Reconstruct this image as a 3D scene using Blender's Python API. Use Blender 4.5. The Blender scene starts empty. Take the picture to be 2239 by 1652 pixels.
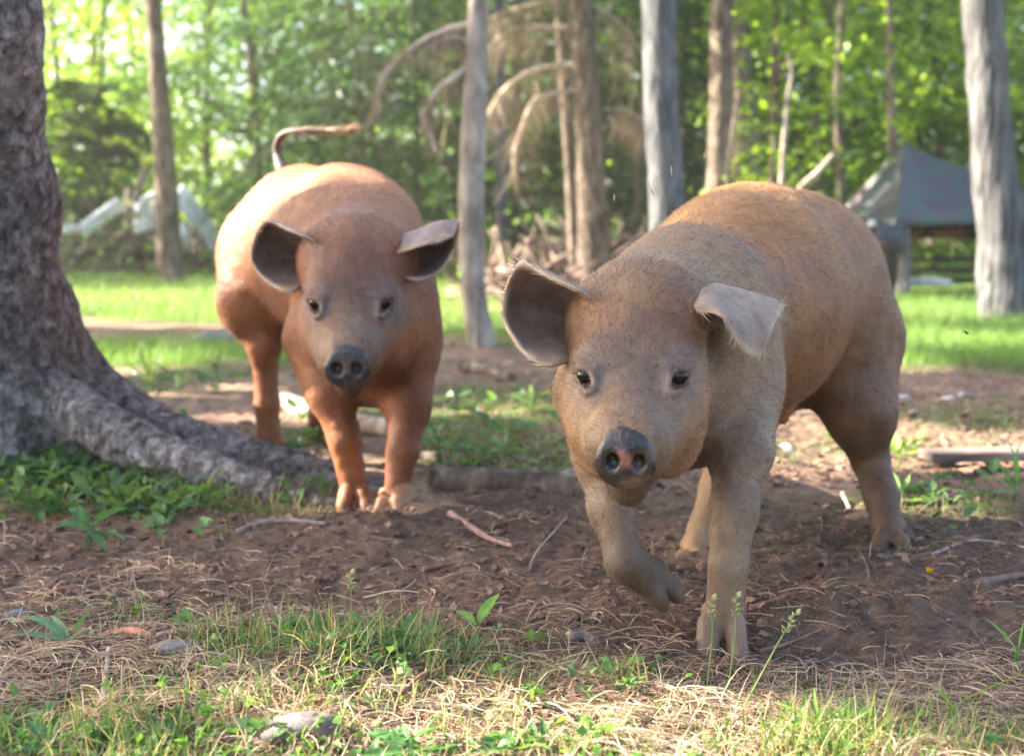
import bpy, math, random
import numpy as np
from mathutils import Vector
R = math.radians
sc = bpy.context.scene
COL = sc.collection
rs = np.random.RandomState(7)

# ---------------------------------------------------------------- camera
FPX, CX, CY, HOR, CAMH = 3061.0, 1119.5, 826.0, 500.0, 0.60
PITCH = math.atan((CY - HOR) / FPX)
cd = bpy.data.cameras.new('camera'); cam = bpy.data.objects.new('camera', cd); COL.objects.link(cam)
cam.location = (0, 0, CAMH); cam.rotation_euler = (math.pi / 2 - PITCH, 0, 0)
cd.sensor_width = 36; cd.lens = 36 * FPX / 2239.0; cd.clip_start = 0.05; cd.clip_end = 400
cd.dof.use_dof = True; cd.dof.focus_distance = 1.98; cd.dof.aperture_fstop = 4.2
sc.camera = cam
# ---------------------------------------------------------------- light
SUN_EL, SUN_AZV = 34.0, (-0.975, 0.22)
_h = math.hypot(*SUN_AZV); ux, uy = SUN_AZV[0] / _h, SUN_AZV[1] / _h
LD = np.array([ux * math.cos(R(SUN_EL)), uy * math.cos(R(SUN_EL)), math.sin(R(SUN_EL))])
w = bpy.data.worlds.new('World'); sc.world = w; w.use_nodes = True
nt = w.node_tree; bg = nt.nodes['Background']; sky = nt.nodes.new('ShaderNodeTexSky')
sky.sky_type = 'NISHITA'; sky.sun_disc = False; sky.sun_elevation = R(SUN_EL)
sky.sun_rotation = math.atan2(ux, uy); sky.air_density = 0.8; sky.dust_density = 3.0; sky.ozone_density = 0.6
nt.links.new(sky.outputs[0], bg.inputs[0]); bg.inputs[1].default_value = 0.11
sd = bpy.data.lights.new('sun', 'SUN'); so = bpy.data.objects.new('sun', sd); COL.objects.link(so)
sd.energy = 5.0; sd.angle = R(0.53); sd.color = (1.0, 0.93, 0.80)
so.rotation_euler = Vector(LD).to_track_quat('Z', 'Y').to_euler()
so.location = (-8, 6, 12)
sc.view_settings.view_transform = 'Standard'; sc.view_settings.look = 'None'
sc.view_settings.exposure = 2.75; sc.view_settings.gamma = 1.0
sc.render.engine = 'CYCLES'
cy = sc.cycles
cy.use_denoising = True; cy.max_bounces = 7; cy.diffuse_bounces = 4; cy.glossy_bounces = 2
cy.transmission_bounces = 4; cy.transparent_max_bounces = 6; cy.volume_bounces = 1
cy.sample_clamp_indirect = 6.0; cy.caustics_reflective = False; cy.caustics_refractive = False

# ---------------------------------------------------------------- helpers
def P(x, y, d):
    u = (x - CX) / FPX; v = -(y - CY) / FPX
    dy = math.cos(PITCH) + v * math.sin(PITCH); dz = -math.sin(PITCH) + v * math.cos(PITCH)
    t = d / dy
    return np.array([u * t, d, CAMH + dz * t])
def G(x, y, z=0.0):
    u = (x - CX) / FPX; v = -(y - CY) / FPX
    dy = math.cos(PITCH) + v * math.sin(PITCH); dz = -math.sin(PITCH) + v * math.cos(PITCH)
    t = (z - CAMH) / dz
    return np.array([u * t, dy * t, z])
def _hash(ix, iy, iz):
    n = (ix * 374761393 + iy * 668265263 + iz * 2147483647 // 3 + iz * 1274126177) & 0xFFFFFFFF
    n = ((n ^ (n >> 13)) * 1274126177) & 0xFFFFFFFF
    n = n ^ (n >> 16)
    return (n & 0xFFFFFF) / float(0xFFFFFF) * 2 - 1
def vnoise(p):
    p = np.asarray(p, dtype=np.float64); f = np.floor(p); i = f.astype(np.int64); t = p - f
    t = t * t * (3 - 2 * t); r = 0
    for a in (0, 1):
        wa = t[..., 0] if a else 1 - t[..., 0]
        for b in (0, 1):
            wb = t[..., 1] if b else 1 - t[..., 1]
            for c in (0, 1):
                wc = t[..., 2] if c else 1 - t[..., 2]
                r = r + wa * wb * wc * _hash(i[..., 0] + a, i[..., 1] + b, i[..., 2] + c)
    return r
def fbm(p, oct=4, gain=0.5):
    p = np.asarray(p, dtype=np.float64); r = 0; a = 1.0
    for k in range(oct):
        r = r + a * vnoise(p + 17.3 * k); p = p * 2.03; a *= gain
    return r
def xyz(x, y, z=0.0):
    x = np.asarray(x, float); return np.stack([x, np.broadcast_to(y, x.shape), np.broadcast_to(z, x.shape)], -1)

def link(o, parent=None):
    COL.objects.link(o)
    if parent is not None: o.parent = parent
    return o
def tag(o, label=None, cat=None, group=None, kind=None):
    if label: o['label'] = label
    if cat: o['category'] = cat
    if group: o['group'] = group
    if kind: o['kind'] = kind
    return o
def empty(name, loc=(0, 0, 0), rz=0.0):
    o = bpy.data.objects.new(name, None); o.empty_display_size = 0.1
    o.location = [float(c) for c in loc]; o.rotation_euler = (0, 0, rz); return link(o)
def mesh_obj(name, V, F, mats, parent=None, col=None, midx=None, smooth=True, local=False):
    """V (n,3) world coordinates; F list of int arrays (m,k) or one; child meshes get coordinates relative to the parent"""
    V = np.asarray(V, float)
    if parent is not None and not local:
        V = V - np.array(parent.location)
    Fl = F if isinstance(F, list) else [F]
    Fl = [np.asarray(f, dtype=np.int32) for f in Fl if len(f)]
    me = bpy.data.meshes.new(name)
    me.vertices.add(len(V)); me.vertices.foreach_set('co', V.astype(np.float32).ravel())
    nl = sum(f.size for f in Fl); npoly = sum(len(f) for f in Fl)
    me.loops.add(nl); me.polygons.add(npoly)
    me.loops.foreach_set('vertex_index', np.concatenate([f.ravel() for f in Fl]))
    tot = np.concatenate([np.full(len(f), f.shape[1], np.int32) for f in Fl])
    st = np.concatenate([[0], np.cumsum(tot)[:-1]]).astype(np.int32)
    me.polygons.foreach_set('loop_start', st)
    try: me.polygons.foreach_set('loop_total', tot)
    except Exception: pass
    me.polygons.foreach_set('use_smooth', np.full(npoly, smooth, dtype=bool))
    for m in (mats if isinstance(mats, (list, tuple)) else [mats]): me.materials.append(m)
    if midx is not None: me.polygons.foreach_set('material_index', np.asarray(midx, np.int32))
    if col is not None:
        c = np.asarray(col, float)
        if c.shape[1] == 3: c = np.concatenate([c, np.ones((len(c), 1))], 1)
        at = me.color_attributes.new('Col', 'FLOAT_COLOR', 'POINT')
        at.data.foreach_set('color', c.astype(np.float32).ravel())
    me.update(); me.validate()
    return link(bpy.data.objects.new(name, me), parent)
def catmull(pts, n):
    """pts (k,m) -> n samples"""
    pts = np.asarray(pts, float); k = len(pts)
    ext = np.concatenate([[2 * pts[0] - pts[1]], pts, [2 * pts[-1] - pts[-2]]])
    t = np.linspace(0, k - 1 - 1e-9, n); i = t.astype(int); f = (t - i)[:, None]
    a, b, c, d = ext[i], ext[i + 1], ext[i + 2], ext[i + 3]
    return 0.5 * ((2 * b) + (-a + c) * f + (2 * a - 5 * b + 4 * c - d) * f**2 + (-a + 3 * b - 3 * c + d) * f**3)
def norm(v): v = np.asarray(v, float); return v / np.maximum(np.linalg.norm(v, axis=-1, keepdims=True), 1e-9)
def tube(pts, rad, n=24, seg=10, noise=0.0, nf=6.0, cap=True, seed=0.0, spline=True):
    """tapered tube along a curve; returns V, [quads, caps-as-fans]"""
    pts = np.asarray(pts, float); rad = np.asarray(rad, float)
    if spline and len(pts) > 2:
        q = catmull(np.concatenate([pts, rad[:, None]], 1), n)
    else:
        t = np.linspace(0, len(pts) - 1, n); q = np.stack([np.interp(t, range(len(pts)), c) for c in np.concatenate([pts, rad[:, None]], 1).T], 1)
    c, r = q[:, :3], np.maximum(q[:, 3], 1e-4)
    T = norm(np.gradient(c, axis=0)); up = np.array([0.13, 0.31, 0.94]) if abs(T[0][2]) < 0.8 else np.array([0.9, 0.2, 0.1])
    A = norm(np.cross(T, up)); B = np.cross(T, A)
    th = np.linspace(0, 2 * np.pi, seg, endpoint=False)
    ring = A[:, None] * np.cos(th)[None, :, None] + B[:, None] * np.sin(th)[None, :, None]
    V = c[:, None] + ring * r[:, None, None]
    if noise: V = V + ring * (fbm(V * nf + seed, 3)[..., None] * noise * np.minimum(1, r / r.max())[:, None, None])
    V = V.reshape(-1, 3)
    i = np.arange(n - 1)[:, None] * seg; j = np.arange(seg)[None]; j2 = (j + 1) % seg
    F = np.stack([i + j, i + j2, i + seg + j2, i + seg + j], -1).reshape(-1, 4)
    Fs = [F]
    if cap:
        a, b = len(V), len(V) + 1
        V = np.concatenate([V, [c[0]], [c[-1]]]); jj = np.arange(seg)
        Fs.append(np.concatenate([np.stack([(jj + 1) % seg, jj, np.full(seg, a)], 1), np.stack([(n - 1) * seg + jj, (n - 1) * seg + (jj + 1) % seg, np.full(seg, b)], 1)]))
    return V, Fs
def join(parts):
    """parts = [(V, [F..], col or None)]"""
    Vs, Fd, Cs, off = [], {}, [], 0
    for p in parts:
        V, Fs = p[0], p[1]
        for f in (Fs if isinstance(Fs, list) else [Fs]):
            if len(f): Fd.setdefault(np.asarray(f).shape[1], []).append(np.asarray(f) + off)
        Vs.append(V)
        if len(p) > 2:
            c = np.asarray(p[2], float); Cs.append(np.broadcast_to(c, (len(V), 3)) if c.ndim == 1 else c)
        off += len(V)
    return np.concatenate(Vs), [np.concatenate(v) for v in Fd.values()], (np.concatenate(Cs) if Cs else None)
def box(c, s, ax=None, bevel=0.0):
    """box with rounded (chamfered) edges; c centre, s half sizes, ax 3x3 rows"""
    ax = np.eye(3) if ax is None else np.asarray(ax)
    s = np.asarray(s, float); b = min(bevel, s.min() * 0.8) if bevel else s.min() * 0.12
    vs, lut = [], {}
    for sx in (-1, 1):
        for sy in (-1, 1):
            for sz in (-1, 1):
                for k in range(3):
                    q = np.array([sx, sy, sz], float) * (s - b); q[k] = (sx, sy, sz)[k] * s[k]
                    lut[(sx, sy, sz, k)] = len(vs); vs.append(q)
    F4, F3 = [], []
    for k in range(3):
        o = [i for i in range(3) if i != k]
        for sg in (-1, 1):
            loop = []
            for a, bb in ((-1, -1), (1, -1), (1, 1), (-1, 1)):
                t = [0, 0, 0]; t[k] = sg; t[o[0]] = a; t[o[1]] = bb; loop.append(lut[(*t, k)])
            F4.append(loop)
    for k in range(3):
        o = [i for i in range(3) if i != k]
        for a in (-1, 1):
            for bb in (-1, 1):
                t1 = [0, 0, 0]; t1[o[0]] = a; t1[o[1]] = bb; t2 = list(t1); t1[k] = -1; t2[k] = 1
                F4.append([lut[(*t1, o[0])], lut[(*t2, o[0])], lut[(*t2, o[1])], lut[(*t1, o[1])]])
    for sx in (-1, 1):
        for sy in (-1, 1):
            for sz in (-1, 1): F3.append([lut[(sx, sy, sz, k)] for k in range(3)])
    V = np.array(vs); cen = V.mean(0)
    def fix(F):
        F = np.array(F); n = np.cross(V[F[:, 1]] - V[F[:, 0]], V[F[:, 2]] - V[F[:, 0]]); m = V[F].mean(1)
        flip = (n * m).sum(1) < 0; F[flip] = F[flip][:, ::-1]; return F
    return V @ ax + np.asarray(c), [fix(F4), fix(F3)]

# ---------------------------------------------------------------- materials
def mat(name):
    m = bpy.data.materials.new(name); m.use_nodes = True; n = m.node_tree; b = n.nodes['Principled BSDF']
    return m, n, b
def nd(n, typ, **kw):
    x = n.nodes.new(typ)
    for k, v in kw.items():
        if k in x.inputs: x.inputs[k].default_value = v
        else: setattr(x, k, v)
    return x
def obj_noise(n, scale, detail=4.0, rough=0.55, stretch=None, kind='Object'):
    tc = nd(n, 'ShaderNodeTexCoord'); src = tc.outputs[kind]
    if stretch:
        mp = nd(n, 'ShaderNodeMapping'); mp.inputs['Scale'].default_value = stretch; n.links.new(src, mp.inputs[0]); src = mp.outputs[0]
    t = nd(n, 'ShaderNodeTexNoise', Scale=scale, Detail=detail, Roughness=rough); n.links.new(src, t.inputs['Vector']); return t
def ramp(n, src, stops):
    r = nd(n, 'ShaderNodeValToRGB'); e = r.color_ramp.elements
    while len(e) < len(stops): e.new(0.5)
    for k, (p, c) in enumerate(stops): e[k].position = p; e[k].color = (*c, 1)
    n.links.new(src, r.inputs[0]); return r
def bump(n, b, src, strength, dist, prev=None):
    u = nd(n, 'ShaderNodeBump', Strength=strength, Distance=dist); n.links.new(src, u.inputs['Height'])
    if prev is not None: n.links.new(prev.outputs[0], u.inputs['Normal'])
    n.links.new(u.outputs[0], b.inputs['Normal']); return u
def mixc(n, a, bsock, fac, mode='MULTIPLY'):
    m = nd(n, 'ShaderNodeMix'); m.data_type = 'RGBA'; m.blend_type = mode
    if isinstance(fac, (int, float)): m.inputs[0].default_value = fac
    else: n.links.new(fac, m.inputs[0])
    for s, v in ((6, a), (7, bsock)):
        if isinstance(v, (tuple, list)): m.inputs[s].default_value = (*v, 1)
        else: n.links.new(v, m.inputs[s])
    return m.outputs[2]
def mat_bark(name, c1, c2, c3, scale=14, stretch=(1, 1, .25), bs=1.0, bd=0.02, rough=0.9):
    m, n, b = mat(name)
    t = obj_noise(n, scale, 6, .65, stretch); t2 = obj_noise(n, 2.2, 3, .6)
    r = ramp(n, t.outputs[0], [(.32, c1), (.5, c2), (.68, c3)])
    r2 = ramp(n, t2.outputs[0], [(.35, (.62, .62, .62)), (.65, (1.15, 1.15, 1.1))])
    n.links.new(mixc(n, r.outputs[0], r2.outputs[0], 1.0), b.inputs['Base Color'])
    v = nd(n, 'ShaderNodeTexVoronoi', Scale=scale * .7); v.feature = 'DISTANCE_TO_EDGE'
    tc = nd(n, 'ShaderNodeTexCoord'); mp = nd(n, 'ShaderNodeMapping'); mp.inputs['Scale'].default_value = stretch
    n.links.new(tc.outputs['Object'], mp.inputs[0]); n.links.new(mp.outputs[0], v.inputs['Vector'])
    rv = ramp(n, v.outputs[0], [(0, (0, 0, 0)), (.18, (1, 1, 1))])
    u = bump(n, b, rv.outputs[0], bs * .7, bd); bump(n, b, t.outputs[0], bs, bd, u)
    b.inputs['Roughness'].default_value = rough; b.inputs['Specular IOR Level'].default_value = .25
    return m
def mat_attr(name, rough=.8, spec=.25, trans=0.0, nscale=0, namt=.3, bumpd=0, tint=(1, 1, 1), stretch=None):
    """base colour from the mesh's own colour attribute (real colour of each blade, leaf, stone)"""
    m, n, b = mat(name); a = nd(n, 'ShaderNodeAttribute'); a.attribute_name = 'Col'; src = a.outputs['Color']
    if nscale:
        t = obj_noise(n, nscale, 5, .6, stretch); r = ramp(n, t.outputs[0], [(.3, (1 - namt,) * 3), (.7, (1 + namt * .6,) * 3)])
        src = mixc(n, src, r.outputs[0], 1.0)
        if bumpd: bump(n, b, t.outputs[0], .8, bumpd)
    n.links.new(src, b.inputs['Base Color']); b.inputs['Roughness'].default_value = rough; b.inputs['Specular IOR Level'].default_value = spec
    if trans:
        tr = nd(n, 'ShaderNodeBsdfTranslucent'); ms = nd(n, 'ShaderNodeMixShader'); ms.inputs[0].default_value = trans
        n.links.new(mixc(n, src, tint, 1.0), tr.inputs[0])
        n.links.new(b.outputs[0], ms.inputs[1]); n.links.new(tr.outputs[0], ms.inputs[2]); n.links.new(ms.outputs[0], n.nodes['Material Output'].inputs[0])
    return m
M_leaf = mat_attr('leaf', .45, .4, .5, tint=(1.6, 1.5, .8))
M_grass = mat_attr('grass_blade', .5, .35, .42, tint=(1.4, 1.35, .8))
M_straw = mat_attr('straw', .7, .3, .25, tint=(1.2, 1.1, 1))
M_weed = mat_attr('weed_leaf', .5, .35, .4, nscale=60, namt=.25, bumpd=.001, tint=(1.4, 1.4, .8))
M_stone = mat_attr('stone', .85, .3, 0, 45, .35, .004)
M_stick = mat_attr('stick_bark', .85, .25, 0, 60, .4, .003, stretch=(1, 1, 1))
M_clod = mat_attr('soil_clod', .95, .1, 0, 120, .35, .003)
M_bark_big = mat_bark('scaly_bark', (.065, .055, .050), (.26, .225, .21), (.52, .48, .46), 34, (1, 1, .75), 1.0, .045)
M_bark_grey = mat_bark('grey_bark', (.055, .055, .06), (.12, .12, .125), (.21, .20, .20), 20, (1, 1, .22), .8, .02)
M_bark_furrow = mat_bark('furrowed_bark', (.055, .053, .055), (.155, .148, .148), (.27, .26, .25), 26, (1, 1, .10), 1.0, .03)
M_bark_brown = mat_bark('brown_bark', (.06, .042, .03), (.16, .12, .09), (.30, .24, .19), 18, (1, 1, .3), .9, .02)
M_bark_pale = mat_bark('pale_bark', (.16, .12, .10), (.33, .27, .22), (.50, .42, .35), 16, (1, 1, .3), .6, .015)
M_birch = mat_bark('birch_bark', (.45, .45, .47), (.78, .80, .84), (.86, .88, .92), 9, (1, 1, 1), .4, .01)
M_wood = mat_bark('weathered_wood', (.10, .075, .06), (.22, .16, .13), (.36, .28, .23), 22, (.12, 1, 1), .6, .006)
# ---------------------------------------------------------------- implicit surfaces: blended solids -> one continuous mesh
def rc(p1, r1, p2, r2, k=.03, op='add', sc_=None): return dict(t='c', a=np.array(p1, float), b=np.array(p2, float), r1=r1, r2=r2, k=k, op=op)
def el(c, r, ax=None, k=.03, op='add'): return dict(t='e', c=np.array(c, float), r=np.array(r, float), ax=np.eye(3) if ax is None else np.array(ax), k=k, op=op)
def sdf_mesh(prims, vox, smooth=2):
    los, his = [], []
    for p in prims:
        if p['op'] != 'add': continue
        if p['t'] == 'c':
            m = max(p['r1'], p['r2']); los.append(np.minimum(p['a'], p['b']) - m); his.append(np.maximum(p['a'], p['b']) + m)
        else:
            m = p['r'].max(); los.append(p['c'] - m); his.append(p['c'] + m)
    lo = np.min(los, 0) - .06; hi = np.max(his, 0) + .06
    n = np.ceil((hi - lo) / vox).astype(int) + 1
    D = np.full(n, 1.0, np.float32); axs = [lo[i] + vox * np.arange(n[i]) for i in range(3)]
    for p in prims:
        k = p['k']; mg = k + 3 * vox
        if p['t'] == 'c':
            m = max(p['r1'], p['r2']) + mg; a = np.minimum(p['a'], p['b']) - m; b = np.maximum(p['a'], p['b']) + m
        else:
            e = np.sqrt(((p['ax'] * p['r'][:, None]) ** 2).sum(0)) + mg; a = p['c'] - e; b = p['c'] + e
        i0 = np.clip(((a - lo) / vox).astype(int), 0, n); i1 = np.clip(((b - lo) / vox).astype(int) + 2, 0, n)
        sl = tuple(slice(i0[q], i1[q]) for q in range(3))
        X, Y, Z = np.meshgrid(*[axs[q][sl[q]] for q in range(3)], indexing='ij', sparse=True)
        if p['t'] == 'c':
            ab = p['b'] - p['a']; L2 = max((ab ** 2).sum(), 1e-12)
            t = np.clip(((X - p['a'][0]) * ab[0] + (Y - p['a'][1]) * ab[1] + (Z - p['a'][2]) * ab[2]) / L2, 0, 1)
            d = np.sqrt((X - p['a'][0] - t * ab[0]) ** 2 + (Y - p['a'][1] - t * ab[1]) ** 2 + (Z - p['a'][2] - t * ab[2]) ** 2) - (p['r1'] + t * (p['r2'] - p['r1']))
        else:
            x, y, z = X - p['c'][0], Y - p['c'][1], Z - p['c'][2]; A = p['ax']; k0 = 0; k1 = 0
            for q in range(3):
                s = x * A[q][0] + y * A[q][1] + z * A[q][2]; k0 = k0 + (s / p['r'][q]) ** 2; k1 = k1 + (s / p['r'][q] ** 2) ** 2
            k0 = np.sqrt(k0); k1 = np.sqrt(k1); d = k0 * (k0 - 1) / np.maximum(k1, 1e-6)
        o = D[sl]
        if p['op'] == 'add':
            h = np.clip(k - np.abs(o - d), 0, None) / k; D[sl] = np.minimum(o, d) - h * h * k * .25
        else:
            d = -d; h = np.clip(k - np.abs(o - d), 0, None) / k; D[sl] = np.maximum(o, d) + h * h * k * .25
    # surface nets
    S = D < 0
    cs = np.zeros(n - 1, int)
    for dx in (0, 1):
        for dy in (0, 1):
            for dz in (0, 1): cs += S[dx:n[0] - 1 + dx, dy:n[1] - 1 + dy, dz:n[2] - 1 + dz]
    cells = np.argwhere((cs > 0) & (cs < 8)); idx = -np.ones(n - 1, np.int64); idx[tuple(cells.T)] = np.arange(len(cells))
    acc = np.zeros((len(cells), 3)); cnt = np.zeros(len(cells))
    corners = [(a, b, c) for a in (0, 1) for b in (0, 1) for c in (0, 1)]
    cv = {q: D[cells[:, 0] + q[0], cells[:, 1] + q[1], cells[:, 2] + q[2]] for q in corners}
    for q in corners:
        for axn in range(3):
            if q[axn]: continue
            q2 = list(q); q2[axn] = 1; q2 = tuple(q2); a, b = cv[q], cv[q2]; m = (a < 0) != (b < 0)
            t = np.where(m, a / np.where(m, a - b, 1), 0); pt = np.tile(np.array(q, float), (len(cells), 1)); pt[:, axn] += t
            acc[m] += pt[m]; cnt[m] += 1
    V = lo + vox * (cells + acc / cnt[:, None])
    quads = []
    for axn in range(3):
        o1, o2 = [(1, 2), (2, 0), (0, 1)][axn]
        a = [slice(None)] * 3; b = [slice(None)] * 3; a[axn] = slice(0, -1); b[axn] = slice(1, None)
        A, B = S[tuple(a)], S[tuple(b)]; e = np.argwhere(A != B)
        e = e[(e[:, o1] > 0) & (e[:, o2] > 0) & (e[:, o1] < n[o1] - 1) & (e[:, o2] < n[o2] - 1)]
        ins = A[tuple(e.T)]
        def g(d1, d2):
            c = e.copy(); c[:, o1] -= d1; c[:, o2] -= d2; return idx[tuple(c.T)]
        q = np.stack([g(1, 1), g(0, 1), g(0, 0), g(1, 0)], 1); q[~ins] = q[~ins][:, ::-1]; quads.append(q)
    F = np.concatenate(quads); F = F[(F >= 0).all(1)]
    for _ in range(smooth):
        A = np.zeros_like(V); c = np.zeros(len(V))
        for a, b in ((0, 1), (1, 2), (2, 3), (3, 0)):
            for x, y in ((a, b), (b, a)):
                for q in range(3): A[:, q] += np.bincount(F[:, x], V[F[:, y], q], len(V))
                c += np.bincount(F[:, x], minlength=len(V))
        V = .5 * V + .5 * A / c[:, None]
    return V, F
def vnormals(V, F):
    n = np.cross(V[F[:, 2]] - V[F[:, 0]], V[F[:, 3]] - V[F[:, 1]]); N = np.zeros_like(V)
    for k in range(4):
        for q in range(3): N[:, q] += np.bincount(F[:, k], n[:, q], len(V))
    return norm(N)
def sheet(ctrl, nu, nv, th, edge=.35):
    """thick curved sheet through a grid of control points (u rows, v columns); returns V, F, uv, side (+1 = normal side)"""
    C = np.asarray(ctrl, float); a = np.stack([catmull(C[:, j], nu) for j in range(C.shape[1])], 1)
    S = np.stack([catmull(a[i], nv) for i in range(nu)], 0)
    du = np.gradient(S, axis=0); dv = np.gradient(S, axis=1); N = norm(np.cross(du, dv))
    u = np.linspace(0, 1, nu)[:, None]; v = np.linspace(0, 1, nv)[None]
    e = np.minimum(np.minimum(v, 1 - v) * 6, (1 - u) * 6); t = th * (edge + (1 - edge) * np.clip(e, 0, 1) ** .5) * (1 + .9 * (1 - u) ** 2)
    A = S + N * t[..., None] * .5; B = S - N * t[..., None] * .5
    V = np.concatenate([A.reshape(-1, 3), B.reshape(-1, 3)]); m = nu * nv
    i = np.arange(nu - 1)[:, None] * nv; j = np.arange(nv - 1)[None]
    q = np.stack([i + j, i + nv + j, i + nv + j + 1, i + j + 1], -1).reshape(-1, 4)
    loop = np.concatenate([np.arange(nv), np.arange(1, nu) * nv + nv - 1, (nu - 1) * nv + np.arange(nv - 2, -1, -1), np.arange(nu - 2, 0, -1) * nv])
    l2 = np.roll(loop, -1); rim = np.stack([loop, l2, l2 + m, loop + m], 1)
    F = np.concatenate([q, q[:, ::-1] + m, rim])
    uv = np.stack(np.broadcast_arrays(u, v), -1).reshape(-1, 2)
    fl = norm(du).reshape(-1, 3)
    return V, F, np.concatenate([uv, uv]), np.concatenate([np.ones(m), -np.ones(m)]), np.concatenate([fl, fl]), S
# ---------------------------------------------------------------- pigs
def skin_mat(name, rough):
    m, n, b = mat(name); a = nd(n, 'ShaderNodeAttribute'); a.attribute_name = 'Col'
    t = obj_noise(n, 55, 6, .7, (1, 1, .45)); r = ramp(n, t.outputs[0], [(.3, (.72, .70, .68)), (.7, (1.18, 1.16, 1.12))])
    t2 = obj_noise(n, 9, 4, .6); r2 = ramp(n, t2.outputs[0], [(.35, (.66, .64, .66)), (.62, (1.1, 1.08, 1.04))])
    c = mixc(n, mixc(n, a.outputs['Color'], r.outputs[0], 1.0), r2.outputs[0], 1.0)
    n.links.new(c, b.inputs['Base Color'])
    t3 = obj_noise(n, 260, 3, .6); u = bump(n, b, t.outputs[0], .5, .004); bump(n, b, t3.outputs[0], .5, .0012, u)
    b.inputs['Roughness'].default_value = rough; b.inputs['Specular IOR Level'].default_value = .4
    b.inputs['Sheen Weight'].default_value = .06; b.inputs['Sheen Roughness'].default_value = .5
    return m
M_skin = skin_mat('pig_skin', .55)
M_snout, _n, _b = mat('wet_snout')
_a = nd(_n, 'ShaderNodeAttribute'); _a.attribute_name = 'Col'; _t = obj_noise(_n, 130, 4, .6); _t2 = obj_noise(_n, 500, 2, .5)
_n.links.new(mixc(_n, _a.outputs['Color'], ramp(_n, _t.outputs[0], [(.35, (.55,) * 3), (.65, (1.3,) * 3)]).outputs[0], 1.0), _b.inputs['Base Color'])
_u = bump(_n, _b, _t.outputs[0], .7, .004); bump(_n, _b, _t2.outputs[0], .4, .0015, _u)
_b.inputs['Roughness'].default_value = .32; _b.inputs['Coat Weight'].default_value = .22; _b.inputs['Coat Roughness'].default_value = .08
M_snout_dry = M_snout.copy(); M_snout_dry.name = 'dry_snout'; M_snout_dry.node_tree.nodes['Principled BSDF'].inputs['Roughness'].default_value = .45
M_snout_dry.node_tree.nodes['Principled BSDF'].inputs['Coat Weight'].default_value = .15
M_hair = mat_attr('pig_hair', .38, .45, .35, tint=(1.5, 1.3, 1.0))
M_eye, _n, _b = mat('pig_eye'); _b.inputs['Base Color'].default_value = (.012, .008, .007, 1); _b.inputs['Roughness'].default_value = .12; _b.inputs['Specular IOR Level'].default_value = .35

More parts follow.
